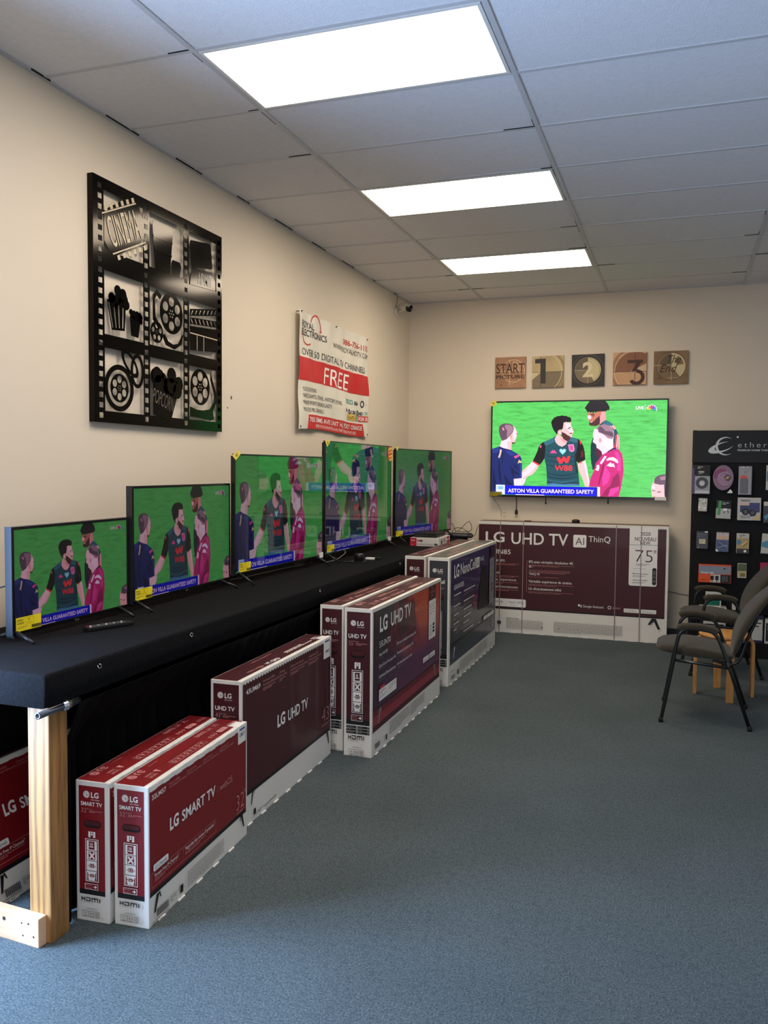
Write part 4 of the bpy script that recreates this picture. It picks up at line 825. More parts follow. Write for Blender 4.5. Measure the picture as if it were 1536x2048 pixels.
    for k in range(2): c.rect(u(.926), v(.535-.012*k), u(.938), v(.540-.012*k), M_pg)
    c.poly([(u(.905), v(.155)), (u(.925), v(.212)), (u(.945), v(.212)), (u(.968), v(.125)), (u(.955), v(.122)), (u(.936), v(.19)), (u(.916), v(.157))], M_pk)
    c.rect(u(.115), v(.075), u(.135), v(.105), M_pk); fine(c, .164, .365, .03, .12, L, H, 10, .008); fine(c, .423, .78, .02, .125, L, H, 12, .009); c.small(u(.164), v(.13), u(.08), 1, v(.01), M_pdk, t=.5, seed=2)
    seam = mat('strap_clear', (150, 128, 130), .25)
    for x in (.125, .251, .738, .864): c.rect(u(x-.0022), v(0), u(x+.0022), v(1), seam)
    for x, w_ in ((.36, .02), (.45, .015), (.55, .01)): c.arc(u(x), v(.06+x*.02), v(w_*.5), M_pg, n=9)

def carton(label, xr, yn, rz, L, D, H, kind, lean=0, group=None, sticker=None):
    """origin at the near corner of the big face on the floor; +x out of the big face, +y along it"""
    t = thing('television_carton', label, 'carton', (xr, yn, 0), rz, group)
    if lean: t.rotation_mode = 'ZYX'; t.rotation_euler = (0, R(lean), rz)
    m = MB().box(-D, 0, 0.0, 0, L, H, 0, 0.003)
    sc_ = .012; n = int(L/.028) if kind != '32' else 9; st_ = L/n
    for i in range(n):        # the scalloped edge of the lid, folded down over the big face
        y0 = i*st_; o_ = .0012
        m.add([(o_, y0, H-.003), (o_, y0+st_*.72, H-.003), (o_, y0+st_*.60, H-sc_-.010), (o_, y0+st_*.12, H-sc_-.010), (0, y0, H-.001), (0, y0+st_*.72, H-.001)], [[0, 1, 2, 3], [4, 5, 1, 0]], 0)
    for i in range(int(L/.14)):   # torn perforation along the bottom edge
        y0 = .06+i*.14; m.box(-.004, y0, .0, .006, y0+.045, .004, 0)
    m.build('carton_body', [M_card, M_cin], t)
    fr_ = {'32': front32, '43': front43, '55': front55, '65': front65, '75': front75}[kind]
    c = Canvas(); fr_(c, L, H); c.build('front_panel', t, lambda u, v, z: (z, u, v))
    col = {'32': M_red, '43': M_mar, '55': M_mar, '65': M_char, '75': M_mar}[kind]
    if kind == '65' and group == 'm': col = M_mar
    if kind != '75':
        c = Canvas(); end_print(c, D, H, col, kind); ep = c.build('end_panel', t, lambda u, v, z: (-D+u, -z, v)); c.handle.build('carry_handle', ep, lambda u, v, z: (-D+u, -z, v))
        top_c = col
        if kind == '65': top_c = mat('carton_green_grey', (84, 92, 88), .4, coat=.2)
        c = Canvas(); top_print(c, L, D, top_c, kind); c.build('lid', t, lambda u, v, z: (-D+v, u, H+z))
    else:
        MB().box(-D+.004, .004, H, -.02, L-.004, H+.0015).build('lid', mat('carton_top_brown', (120, 96, 84), .6), t)
    if sticker:
        y0, y1, z0, txt = sticker
        mb = MB().box(0, y0, z0, .0022, y1, H+.001); mb.box(-.05, y0, H, 0, y1, H+.0012)
        c = Canvas(); c.text(txt, (y0+y1)/2, z0+.03, .016, M_pdk, al='C', w=(y1-y0)*.7, bold=.02); c.rect(y0+.01, H-.02, y1-.01, H-.012, mat('print_blue', (60, 80, 140), .6)); c.into(mb, lambda u, v, z: (.0022+z, u, v), 1)
        mb.build('model_sticker', [M_wht, M_pdk, MATS['print_blue']], t)
    return t
carton('bright red 32 inch television carton standing nearest the viewer, in front of its twin', 1.014, -6.071, .065, .802, .136, .504, '32', sticker=(.712, .782, .428, 'LM57'))
carton('bright red 32 inch television carton squeezed between its twin and the black table skirt', .866, -6.092, .062, .815, .134, .506, '32')
carton('maroon 43 inch television carton standing between the red cartons and the 55 inch pair', .925, -5.257, .029, 1.09, .15, .672, '43', sticker=(.975, 1.065, .562, 'UM69'))
carton('55 inch television carton with red and orange picture panel, outer one of the pair', 1.137, -4.165, .004, 1.43, .166, .836, '55')
carton('55 inch television carton hidden behind its twin, nearer the black table skirt', .944, -4.111, .003, 1.44, .145, .834, '55')
carton('65 inch television carton with dark blue night landscape panel, outer one of the far pair', 1.134, -2.519, -.006, 1.62, .167, .958, '65')
t = carton('maroon ended television carton behind the night landscape carton, by the table', .916, -2.40, 0.0, 1.62, .165, .948, '65', group='m')
del t['group']
for ch in t.children:
    if ch.name.startswith('lid'):
        ch.data.materials[0] = M_mar
t = carton('widest maroon 75 inch television carton leaning flat against the back wall under the wall television', .831, -.285, R(-90), 1.80, .225, 1.095, '75')
carton('red television carton tilted in the dark under the display table behind the wooden post', .425, -6.15, .04, .81, .136, .504, '32', lean=-19)

# ------------------------------------------------------------------ display table, skirt, pipe
def XE(y): return .785+(y+6.3)/6.05*(-.065)      # front edge of the table drifts towards the wall
M_felt = mat('black_carpet_cover', (22, 22, 24), .95, spec=.08, bump=.7, bscale=260, var=.25, vscale=60)
tb = thing('display_table', 'long black carpet-covered display table along the left wall carrying five televisions', 'table', (.4, -3.3, 0))
off = Vector((-.4, 3.3, 0))
m = MB(); nz = 60; prof = []
rr = .012
prof = [(-1, .82), (-1, .93-rr)] + [(-1+0, 0)]*0
def ring(y, inset=0):
    xe = XE(y)-inset; pts = [(.04, .815), (.04, .93-inset)]
    for k in range(6):
        an = R(90-90*k/5); pts.append((xe-rr+rr*math.cos(an), .93-inset-rr+rr*math.sin(an)))
    pts += [(xe-.001, .875), (xe-.004, .818), (xe-.014, .815)]
    return [(p[0]+off.x, y+off.y, p[1]) for p in pts]
ys = [-6.3, -6.2985, -6.295, -6.288] + [-6.2+k*.1 for k in range(60)] + [-.26]
vs = []; fs = []
for i, y in enumerate(ys):
    ins = (.010, .005, .0015, 0)[i] if i < 4 else 0
    rg_ = ring(y, ins); rg_ = [(p[0], p[1], max(p[2], .815)) for p in rg_]; vs += rg_
n = len(rg_)
for i in range(len(ys)-1):
    for k in range(n): fs.append([i*n+k, i*n+(k+1) % n, (i+1)*n+(k+1) % n, (i+1)*n+k])
fs += [list(range(n))[::-1], [(len(ys)-1)*n+k for k in range(n)]]
m.add(vs, fs, 0, True); o = m.build('table_top', M_felt, tb)
M_post = wood_mat('pine_post', (184, 132, 72), (58, 28, 8), scale=(9, 9, .55), wscale=1.3, dist=7)
M_block = wood_mat('pine_block', (222, 178, 140), (186, 130, 92), scale=(.8, 6, 6), wscale=1.2, dist=4)
def post(x0, y0): return MB().box(x0+off.x, y0+off.y, 0, x0+.089+off.x, y0+.089+off.y, .816, 0, .004)
MB().box(.045+off.x, -6.2+off.y, .0, .055+off.x, -.4+off.y, .816).build('added_dark_board', M_felt, tb)  # black board added along the wall side to darken the space under the table
post(.672, -6.262).build('leg', M_post, tb)
post(.05, -6.262).build('leg', M_post, tb); post(.64, -.42).build('leg', M_post, tb); post(.05, -.42).build('leg', M_post, tb); post(.62, -3.3).build('leg', M_post, tb)
b = MB(); Mx = Matrix.Translation((.742+off.x, -6.263+off.y, 0)) @ Matrix.Rotation(R(-4), 4, 'Z')
b.box(-.66, -.036, 0, 0, 0, .10, 0, .003, Mx)
for x, z, r_ in ((-.045, .075, .0035), (-.075, .072, .003), (-.022, .035, .0035), (-.070, .03, .003), (-.155, .07, .007)): b.lathe([(0, 0), (r_, .0)], (0, 0, 0), 1, 10, Mx @ Matrix.Translation((x, -.0366, z)) @ Matrix.Rotation(R(90), 4, 'X'))
b.build('foot_block', [M_block, mat('nail_hole', (60, 40, 34), .8)], tb)
M_steel = mat('galvanised_pipe', (96, 98, 102), .35, metal=1.0)
M_ring = mat('ring_steel', (200, 200, 200), .25, metal=1.0)
for i, (y, z) in enumerate(((-6.03, .898), (-5.42, .898), (-4.03, .898), (-2.50, .895))):
    an = Vector((XE(y)+off.x+.001, y+off.y, z)); r_ = .009
    MB().tube([an+Vector((.004*math.sin(k), r_*math.cos(2*math.pi*k/14), r_*math.sin(2*math.pi*k/14))) for k in range(14)], .0016, 0, 6, close=True).build('cable_ring', M_ring, tb)
# pipe clamped under the edge
p = MB(); pz = .803
A0 = Vector((.798, -6.335, pz)); 
def pipe(y0, y1, r_, mi=0, open_=False):
    P0 = Vector((XE(y0)+.006, y0, pz)); P1 = Vector((XE(y1)+.006, y1, pz)); p.tube([P0, P1], r_, mi, 20)
P0 = Vector((XE(-6.335)-.006, -6.335, pz)); d_ = Vector((XE(-.3)-XE(-6.335), 6.035, 0)).normalized()
rings = []
for (s, r_) in ((.03, .006), (0, .0065), (0, .0115), (.20, .0115), (.15, .0115)): rings.append((s, r_))
vs = []; fs = []; seg = 20; nx = Vector((d_.y, -d_.x, 0)); nzv = Vector((0, 0, 1))
for s, r_ in rings: vs += [P0+d_*s+(nx*math.cos(2*math.pi*k/seg)+nzv*math.sin(2*math.pi*k/seg))*r_ for k in range(seg)]
for i in range(len(rings)-1):
    for k in range(seg): fs.append([i*seg+k, i*seg+(k+1) % seg, (i+1)*seg+(k+1) % seg, (i+1)*seg+k])
fs.append(list(range(seg)))
pm = MB().add(vs, fs, 0, True); pt = thing('curtain_pipe', 'short galvanised steel pipe with an open end above the wooden post', 'pipe', tuple(P0))
pm.v = [tuple(Vector(v)-P0) for v in pm.v]; pm.build('pipe', M_steel, pt)
cp_ = MB().tube([d_*.118, d_*.152], .0155, 0, 18); cp_.tube([d_*.130, d_*.138], .0175, 0, 18); cp_.build('coupling', M_ring, pt)
# pleated skirt
M_skirt = mat('black_skirt_cloth', (9, 9, 10), .9, spec=.08, bump=.15, bscale=300)
vs = []; fs = []; NY = 760; NZ = 14; ya, yb = -6.15, -.32; rg_ = random.Random(11); ph = 0; phs = []
for i in range(NY+1): ph += (yb-ya)/NY*2*math.pi/(.085+.03*math.sin(i*.013)+.012*math.sin(i*.051)); phs.append(ph)
for i in range(NY+1):
    y = ya+(yb-ya)*i/NY
    for j in range(NZ+1):
        f = j/NZ; z = .802*(1-f)+.008*f; am = .006+.014*min(1, f*2.2)
        x = XE(y)-.070-.062*max(0,min(1,(-5.0-y)/.3))*max(0,min(1,(y+6.12)/.12))+am*math.sin(phs[i]+.5*f*math.sin(i*.03))+.006*math.sin(phs[i]*.37+f*2)
        tpf = max(0.0, 1-f/.22); x = x*(1-tpf)+(XE(y)+(.012 if y < -2.9 else -.004)+.4*am*math.sin(phs[i]))*tpf
        vs.append((x, y+.008*f*math.sin(i*.02), z))
for i in range(NY):
    for j in range(NZ): q = i*(NZ+1)+j; fs.append([q, q+1, q+NZ+2, q+NZ+1])
m = MB().add(vs, fs, 0, True); o = m.build('table_skirt', M_skirt)
so = o.modifiers.new('thick', 'SOLIDIFY'); so.thickness = .0015
tag(o, 'black pleated cloth skirt hanging below the table edge down to the carpet', 'table skirt')

# ------------------------------------------------------------------ things on the table
M_rem = mat('remote_black', (16, 16, 17), .4)
def remote(name, label, loc, rz, L=.20, W=.045, keys=(7, 3)):
    t = thing(name, label, 'remote control', loc, rz)
    MB().box(-L/2, -W/2, 0, L/2, W/2, .018, 0, .005).build('remote_body', M_rem, t)
    k = MB(); cols = 2
    for i in range(12):
        for j in range(3): k.box(-L/2+.012+i*.0145, -W*.33+j*W*.25, .018, -L/2+.019+i*.0145, -W*.33+j*W*.25+.006, .0202, (0 if i else 1) if (i*3+j) % 5 else 2)
    k.build('keypad', [mat('key_grey', (100, 100, 100), .5), mat('key_red', (200, 40, 30), .5), mat('key_white', (220, 220, 215), .5)], t)
    return t
remote('remote_control', 'black remote control lying on the table in front of the smallest television', (.46, -5.555, TT), math.atan2(-5.469+5.653, .491-.422), L=.215)
# small device with cables
M_cab = mat('cable_black', (14, 14, 14), .5); M_cabg = mat('cable_grey', (96, 94, 88), .5)
sp_ = thing('puck_antenna', 'black cylindrical device on a flat base in front of the largest table television', 'device', (.53, -2.80, TT))
MB().box(-.065, -.05, 0, .05, .05, .008, 0, .003).build('base_plate', M_rem, sp_); MB().lathe([(.036, .008), (.034, .05), (.03, .062), (0, .064)], (0, 0, 0), 0, 28).build('device_body', M_rem, sp_)
def cable(label, pts, r_, m_, name='cable'):
    q = []
    P = [Vector(x) for x in pts]; P = [P[0]]+P+[P[-1]]
    for i in range(1, len(P)-2):
        for k in range(8):
            t_ = k/8; q.append(.5*((2*P[i])+(-P[i-1]+P[i+1])*t_+(2*P[i-1]-5*P[i]+4*P[i+1]-P[i+2])*t_*t_+(-P[i-1]+3*P[i]-3*P[i+1]+P[i+2])*t_**3))
    q.append(P[-2]); o = MB().tube(q, r_, 0, 8).build(name, m_); return tag(o, label, 'cable')
cable('grey cable lying under the third television along the table', [(.17, -4.10, .935), (.20, -3.95, .9345), (.21, -3.7, .9345), (.22, -3.42, .9345), (.245, -3.18, .9345), (.235, -3.12, .9345), (.18, -3.15, .9345)], .004, M_cabg)
cable('looping black cable between the largest table television and the cylindrical device', [(.26, -2.72, 1.0), (.30, -2.70, .955), (.36, -2.8, .936), (.42, -2.86, .935), (.47, -2.84, .936)], .004, M_cab)
cable('grey cable arching under the left end of the largest table television', [(.26, -2.88, .937), (.33, -2.93, .936), (.38, -2.86, .95), (.40, -2.75, .985), (.36, -2.68, 1.0), (.29, -2.66, 1.0)], .0035, M_cabg)
pl = thing('power_plug', 'white plug and small black adapter lying beside the cylindrical device', 'plug', (.56, -2.60, TT))
MB().box(-.05, -.02, 0, .02, .02, .014, 0, .003).build('plug_body', M_wht, pl); MB().box(.025, -.015, 0, .065, .02, .018, 0, .004).build('adapter', M_rem, pl)
cable('thin bluish cable behind the left end of the smallest television', [(.02, -5.93, 1.13), (.10, -5.92, 1.12), (.20, -5.90, 1.13), (.26, -5.88, 1.15)], .003, mat('cable_blue', (70, 80, 120), .5))
# red and white carton with player on it
M_wp = mat('carton_glossy_white', (222, 216, 212), .4); M_lr = mat('carton_bright_red', (190, 24, 44), .45)
lb = thing('player_carton', 'small red and white disc player carton on the far end of the table', 'carton', (.478, -1.415, TT), R(2))
MB().box(0, 0, 0, .262, .42, .072, 0, .002).build('carton_body', M_wp, lb)
c = Canvas(); c.rect(0, 0, .060, .072, M_lr); lg(c, .018, .050, .007, M_pw, M_lr, False); c.small(.012, .012, .03, 1, .006, M_pw, seed=3); c.rect(.068, .040, .115, .055, mat('label_dark_red', (110, 30, 40), .5)); c.small(.072, .045, .038, 1, .007, M_pw, t=.5, seed=3)
for k in range(8): c.rect(.068+.018*k, .012, .078+.018*k, .022, M_pg)
c.arc(.235, .018, .016, M_pk, ri=0, n=20, ry=.010); c.arc(.235, .018, .006, M_pg, n=14, ry=.004); c.build('front_panel', lb, lambda u, v, z: (u, -z, v))
c = Canvas(); c.rect(.0, .0, .42, .071, M_wp); c.rect(.30, .045, .40, .068, M_lr); c.arc(.1, .03, .025, M_pk, n=18); c.arc(.2, .04, .02, M_pdk, n=18); c.rect(.3, .01, .4, .035, M_lr); c.build('side_print', lb, lambda u, v, z: (.262+z, u, v))
dp = thing('disc_player', 'slim black player resting on the red and white carton', 'disc player', (.50, -1.37, TT+.0722), R(2))
MB().box(0, 0, .004, .21, .33, .042, 0, .003).box(.01, .01, 0, .2, .32, .004).build('player_body', M_rem, dp); MB().box(.02, -.002, .016, .12, 0, .024).build('disc_tray', mat('tray_dark', (50, 50, 52), .3), dp)
rt_ = thing('router', 'black rounded router with antennas of cable on it, at the far corner of the table', 'router', (.66, -.33, TT), R(8))
b = MB().box(-.125, -.08, 0, .125, .06, .034, 0, .014).box(-.11, -.06, .034, .11, .05, .044, 0, .004); b.build('router_body', M_rem, rt_)
MB().box(-.085, -.081, .030, .075, -.076, .035).build('silver_strip', M_logo, rt_)
cable('tangle of black cable looping over the router by the corner', [(.48, -.26, .95), (.50, -.25, 1.03), (.56, -.28, 1.06), (.62, -.34, .99), (.68, -.35, 1.03), (.74, -.30, 1.09), (.75, -.24, 1.0), (.68, -.3, .985), (.6, -.28, .985), (.56, -.2, .95), (.5, -.15, .96), (.46, -.12, 1.0), (.4, -.1, .95)], .003, M_cab)
cable('second thin black cable loop standing behind the router', [(.58, -.36, .965), (.60, -.38, 1.01), (.66, -.38, 1.03), (.73, -.37, 1.0), (.78, -.35, .955), (.80, -.3, .955), (.81, -.2, 1.04), (.84, -.12, 1.06)], .003, M_cab)
for x_, l_ in ((1.76, 'round black webcam puck standing on top of the widest carton'), ):
    wc = thing('webcam_puck', l_, 'device', (1.765, -.14, 1.0965)); MB().lathe([(0, 0), (.035, .0), (.040, .012), (.036, .026), (.02, .034), (0, .035)], (0, 0, 0), 0, 24).build('device_body', M_rem, wc); MB().box(-.02, -.042, .004, .02, -.036, .02, 0, .002).build('lens_front', mat('glossy_black', (8, 8, 8), .1), wc)
sr = thing('small_remote', 'small dark red and black remote lying on the widest carton left of the webcam puck', 'remote control', (1.30, -.15, 1.0965), R(12)); MB().box(-.035, -.02, 0, .035, .02, .010, 0, .003).build('remote_body', mat('dark_red_plastic', (70, 26, 26), .5), sr)

# ------------------------------------------------------------------ wall sockets and cords behind the cartons
M_ivory = mat('outlet_ivory', (216, 204, 180), .4)
for x, l_ in ((1.033, 'ivory wall outlet left of the hanging black power cord'), (1.16, 'ivory wall outlet with a black power cord plugged in')):
    ot = thing('wall_outlet', l_, 'outlet', (x, 0, 1.15)); MB().box(-.035, -.007, -.057, .035, 0, .057, 0, .003).build('cover_plate', M_ivory, ot)
    s_ = MB()
    for z in (-.02, .02): s_.box(-.008, -.0085, z-.005, -.005, -.0068, z+.007).box(.005, -.0085, z-.005, .008, -.0068, z+.007)
    s_.build('socket_slots', M_ink, ot)
MB().tube([(-.05, .256, .02), (-.045, .256, -.08), (-.02, .257, -.18), (-.026, .256, -.25)][:1]+[(-.055, .256, .02), (-.072, .257, -.06), (-.076, .255, -.13)], .0042, 0, 8).build('power_cord', M_cab, t6)
MB().lathe([(.006, .05), (.013, .035), (.016, .01), (.014, .0), (0, -.002)], (-.076, .256, -.175), 0, 16).build('power_plug', M_cab, t6)
cable('thin grey wire drooping from the left end of the wall television to the outlet', [(.915, -.03, 1.34), (.94, -.02, 1.29), (.98, -.015, 1.235), (1.00, -.012, 1.19), (1.005, -.010, 1.14)], .0018, M_cabg)
cable('thin black wire on the back wall between the widest carton and the display rack', [(2.62, -.03, .46), (2.68, -.02, .45), (2.75, -.015, .435), (2.84, -.02, .43)], .003, M_cab)

# ------------------------------------------------------------------ black metal film-strip wall art
M_art = mat('art_black_metal', (10, 9, 9), .2, spec=.5)
M_artm = mat('art_brushed_black', (40, 37, 33), .11, metal=1.0)
AW, AH = 1.204, 1.187
art = thing('metal_wall_art', 'large black metal film strip wall art with nine cinema motifs on the left wall', 'wall art', (0, -5.09, 1.828))
XA = .030
afn = lambda k=0.0, t=.002: (lambda u, v, w_: (XA+k+w_, u*AW, v*AH))
def shape(name, outl, holes=(), k=0.0, m=None, extra=(), parent=None):
    mb = MB().prism(outl, .002, 0, afn(k), holes)
    for e in extra: mb.prism(e[0], .002, 0, afn(k+(e[2] if len(e) > 2 else .0006)), e[1] if len(e) > 1 else ())
    return mb.build(name, m or M_artm, parent or art)
def circ(x, y, r_, n=28, ry=None, a0=0): return [(x+r_*math.cos(R(a0)+2*math.pi*i/n), y+(ry or r_)*math.sin(R(a0)+2*math.pi*i/n)) for i in range(n)]
def rc(x0, y0, x1, y1): return [(x0, y0), (x1, y0), (x1, y1), (x0, y1)]
def rot(pts, cx_, cy_, an): c_, s_ = math.cos(R(an)), math.sin(R(an)); return [(cx_+(x-cx_)*c_-(y-cy_)*s_, cy_+(x-cx_)*s_+(y-cy_)*c_) for x, y in pts]
# frame: outer plate with nine windows and the sprocket holes
wins = [rc(a_, b_, c_, d_) for (a_, c_) in ((.067, .333), (.379, .648), (.696, .947)) for (b_, d_) in ((.048, .31), (.366, .628), (.712, .952))]
hol = []
for x in (.030, .341, .656, .960):
    for k in range(23): hol.append(rc(x, .018+k*.0425, x+.026, .018+k*.0425+.022))
for r_ in hol: pass
plate = MB().prism(rc(0, 0, 1, 1), .002, 0, afn(), wins+hol); plate.build('film_strip_frame', M_artm, art)
rim = MB()
for q in ((0, 0, .008, 1), (.992, 0, 1, 1), (.008, 0, .992, .008), (.008, .992, .992, 1)): rim.box(.0, q[0]*AW, q[1]*AH, XA-.0005, q[2]*AW, q[3]*AH)
rim.build('edge_rim', M_artm, art)
def reel(name, cx_, cy_, r_, nh, inner=.42, hole=.24, k=.003, a0=90, hub=True):
    rx = r_; ry = r_*AW/AH
    hs = [circ(cx_+rx*.60*math.cos(R(a0+360*i/nh)), cy_+ry*.60*math.sin(R(a0+360*i/nh)), rx*hole, 14, ry*hole) for i in range(nh)]
    hs += [circ(cx_+rx*.17*math.cos(R(60*i)), cy_+ry*.17*math.sin(R(60*i)), rx*.052, 8, ry*.052) for i in range(6)] + [circ(cx_, cy_, rx*.05, 8, ry*.05)]
    return shape(name, circ(cx_, cy_, rx, 40, ry), hs, k)
def txt_art(name, s_, cx_, cy_, h, w_, rz_=0, k=.0065, m=None, bold=.02):
    v, f = glyphs(s_, bold); x0 = min(p[0] for p in v); x1 = max(p[0] for p in v); sx = w_/(x1-x0); sy = h/CAP
    c_, n_ = math.cos(R(rz_)), math.sin(R(rz_)); P = []
    for p in v: dx = (p[0]-(x0+x1)/2)*sx; dy = p[1]*sy-h/2; P.append((XA+k, (cx_+dx*c_-dy*n_)*AW, (cy_+dx*n_+dy*c_)*AH))
    return MB().add(P, f, 0).build(name, m or M_art, art)
M_gapw = mat('art_letter_light', (196, 180, 150), .4)
# cinema strip (top left), tilted
band = rot(rc(.02, .76, .38, .90), .20, .83, 24)
band = [(.067, .748), (.10, .712), (.165, .712), (.333, .815), (.333, .90), (.30, .952), (.20, .952), (.067, .87)]
bh = [rot(rc(.085+.036*i, .725, .107+.036*i, .737), .2, .83, 26) for i in range(0)]
s_ = MB().prism(band, .002, 0, afn(.002)); cs = s_.build('cinema_strip', M_artm, art)
sl = MB()
for i in range(6):
    for dy in (-.100, .100): sl.prism(rot(rc(.10+.04*i, .828+dy-.010, .118+.04*i, .828+dy+.010), .2, .83, 25), .001, 0, afn(.0045))
for dy in (-.082, .082): sl.prism(rot(rc(.075, .828+dy, .325, .828+dy+.006), .2, .83, 25), .001, 0, afn(.0045))
sl.build('strip_slots', M_gapw, cs)
txt_art('cinema_lettering', 'CINEMA', .195, .832, .125, .22, 24, m=M_gapw, bold=.0)
# cups (top middle)
shape('tall_cup', [(.40, .905), (.42, .712), (.535, .712), (.56, .905), (.55, .925), (.41, .925)], (), .002, extra=(([(.405, .86), (.555, .86), (.553, .85), (.406, .85)], (), .002), ([(.413, .80), (.548, .80), (.547, .79), (.414, .79)], (), .002)))
shape('small_cup', [(.545, .765), (.552, .712), (.612, .712), (.625, .765), (.615, .782), (.556, .782)], (), .003)
# screen and ticket (top right)
shape('film_canister', rot([(.72, .80), (.89, .80), (.90, .81), (.90, .915), (.89, .925), (.72, .925), (.71, .915), (.71, .81)], .8, .86, 8), (), .002)
shape('admit_ticket', [(.70, .70), (.93, .712), (.93, .76), (.905, .775), (.905, .80), (.77, .785), (.72, .80), (.71, .76)], (), .004)
txt_art('admit_lettering', 'ADMIT', .83, .748, .055, .13, 3, k=.0072, m=M_art)
# popcorn (middle left)
def popcorn(cx_, cy_, w_, h_, name, stripes=True, lean=0):
    tp = [(cx_-w_/2, cy_+h_/2), (cx_-w_*.34, cy_-h_/2), (cx_+w_*.34, cy_-h_/2), (cx_+w_/2, cy_+h_/2)]
    hs = []
    if stripes:
        for i in range(4):
            f0, f1 = -.36+.22*i-.035, -.36+.22*i+.035
            hs.append(rot([(cx_+w_*f0*1.15, cy_+h_*.40), (cx_+w_*f0*.8, cy_-h_*.42), (cx_+w_*f1*.8, cy_-h_*.42), (cx_+w_*f1*1.15, cy_+h_*.40)], cx_, cy_, lean))
    bx = shape(name+'_box', rot(tp, cx_, cy_, lean), hs, .002)
    mb = MB(); rg3 = random.Random(int(cx_*100))
    for i in range(15):
        fx = rg3.uniform(-.5, .5); fy = rg3.uniform(.45, 1.05-abs(fx)*.5); p_ = rot([(cx_+w_*fx, cy_+h_*fy*.85)], cx_, cy_, lean)[0]
        mb.prism(circ(p_[0], p_[1], w_*.18, 12), .0018, 0, afn(.0022+.0012*(i % 3)))
    mb.build(name+'_corn', M_artm, bx)
popcorn(.15, .455, .125, .125, 'popcorn', True, 5); popcorn(.270, .425, .075, .085, 'small_popcorn', False, -4)
# reels (middle)
reel('large_reel', .545, .53, .092, 6); reel('small_reel', .428, .428, .048, 5, k=.0035)
shape('film_ribbon', [(.40, .59), (.43, .62), (.47, .60), (.455, .58), (.43, .595), (.415, .575), (.42, .50), (.455, .46), (.44, .45), (.40, .48)], (), .002)
shape('film_tail', [(.47, .42), (.50, .38), (.57, .368), (.63, .40), (.645, .45), (.63, .44), (.60, .40), (.56, .39), (.52, .40), (.49, .43)], (), .002)
# clapperboard (middle right)
cl = [(.700, .50), (.950, .52), (.950, .405), (.705, .385)]
shape('clapperboard', cl, (), .002)
def stripebar(name, p0, p1, th, k, sl_=1):
    mb = MB(); n = 7; d = Vector((p1[0]-p0[0], p1[1]-p0[1])); 
    pts = [p0, p1, (p1[0], p1[1]+th), (p0[0], p0[1]+th)]; hs = []
    for i in range(n):
        a0 = (i+.35)/n; x = p0[0]+d.x*a0; y = p0[1]+d.y*a0
        hs.append([(x-.006*sl_, y+th*.15), (x+.010-.006*sl_, y+th*.15), (x+.010+.008*sl_, y+th*.85), (x+.008*sl_, y+th*.85)])
    shape(name, pts, hs, k)
stripebar('clapper_stick', (.70, .510), (.95, .530), .032, .003, -1); stripebar('clapper_stick', (.70, .548), (.95, .590), .034, .003, 1)
b_ = MB()
b_.prism(rc(.70, .465, .95, .470), .001, 0, afn(.0046))
for x in (.76, .82): b_.prism(rc(x, .39, x+.004, .465), .001, 0, afn(.0046))
b_.build('board_lines', M_gapw, art)
# reel with ring canisters (bottom left)
shape('round_canister', circ(.158, .150, .098, 40, .099), [circ(.158, .150, .076, 36, .077)], .003)
reel('canister_reel', .158, .150, .060, 6, hole=.26, k=.004)
shape('ring_loop', [(.23+.062*math.cos(t_)*.9-.02*math.sin(t_), .262+.055*math.sin(t_)-.02*math.cos(t_)) for t_ in [k*2*math.pi/30 for k in range(30)]], [[(.23+.044*math.cos(t_)*.9-.016*math.sin(t_), .262+.037*math.sin(t_)-.016*math.cos(t_)) for t_ in [k*2*math.pi/30 for k in range(30)]]], .005)
shape('ring_loop', circ(.282, .235, .047, 30, .075), [circ(.282, .235, .031, 30, .058)], .004)
popcorn(.485, .122, .205, .165, 'popcorn_carton', False, -12); txt_art('popcorn_lettering', 'POPCORN', .478, .125, .065, .165, -14, k=.0055, m=mat('art_letter_dim', (92, 84, 74), .5), bold=0)
reel('bottom_reel', .79, .213, .088, 6, hole=.27); shape('film_curl', [(.888, .295), (.90, .27), (.94, .20), (.945, .15), (.91, .10), (.92, .06), (.88, .052), (.80, .06), (.70, .062), (.70, .112), (.76, .10), (.82, .10), (.88, .11), (.92, .15), (.92, .19), (.885, .26)], (), .002)

# ------------------------------------------------------------------ shop banner
bn = thing('shop_banner', 'white and red vinyl shop banner pinned to the left wall by the corner', 'banner', (0, -2.79, 1.90))
BW, BH = 1.497, .878
def wv(u, v): # gentle wrinkles; hangs away from the wall at the near edge
    e = u/BW
    return .021+.014*(1-e)**3+.007*math.sin(u*9+v*3)+.005*math.sin(u*23-v*8+1)+.004*math.sin(v*17+u*5)
bf = lambda u, v, z: (wv(u, v)+z, u, v+.012*math.sin(u*4)*(1-v/BH))
M_vin = mat('banner_vinyl', (226, 220, 206), .45, spec=.4); M_bred = mat('banner_red', (198, 28, 36), .5); M_bnavy = mat('banner_ink', (24, 24, 44), .5)
mb = MB(); nu, nv = 110, 64
mb.add([bf(BW*i/nu, BH*j/nv, 0) for j in range(nv+1) for i in range(nu+1)], [[j*(nu+1)+i, j*(nu+1)+i+1, (j+1)*(nu+1)+i+1, (j+1)*(nu+1)+i] for j in range(nv) for i in range(nu)], 0, True)
c = Canvas(dz=.0001); c.z = .0012; u = lambda f: f*BW; v = lambda f: f*BH
c.rect(u(0), v(.413), u(1), v(.614), M_bred, 90, 10)
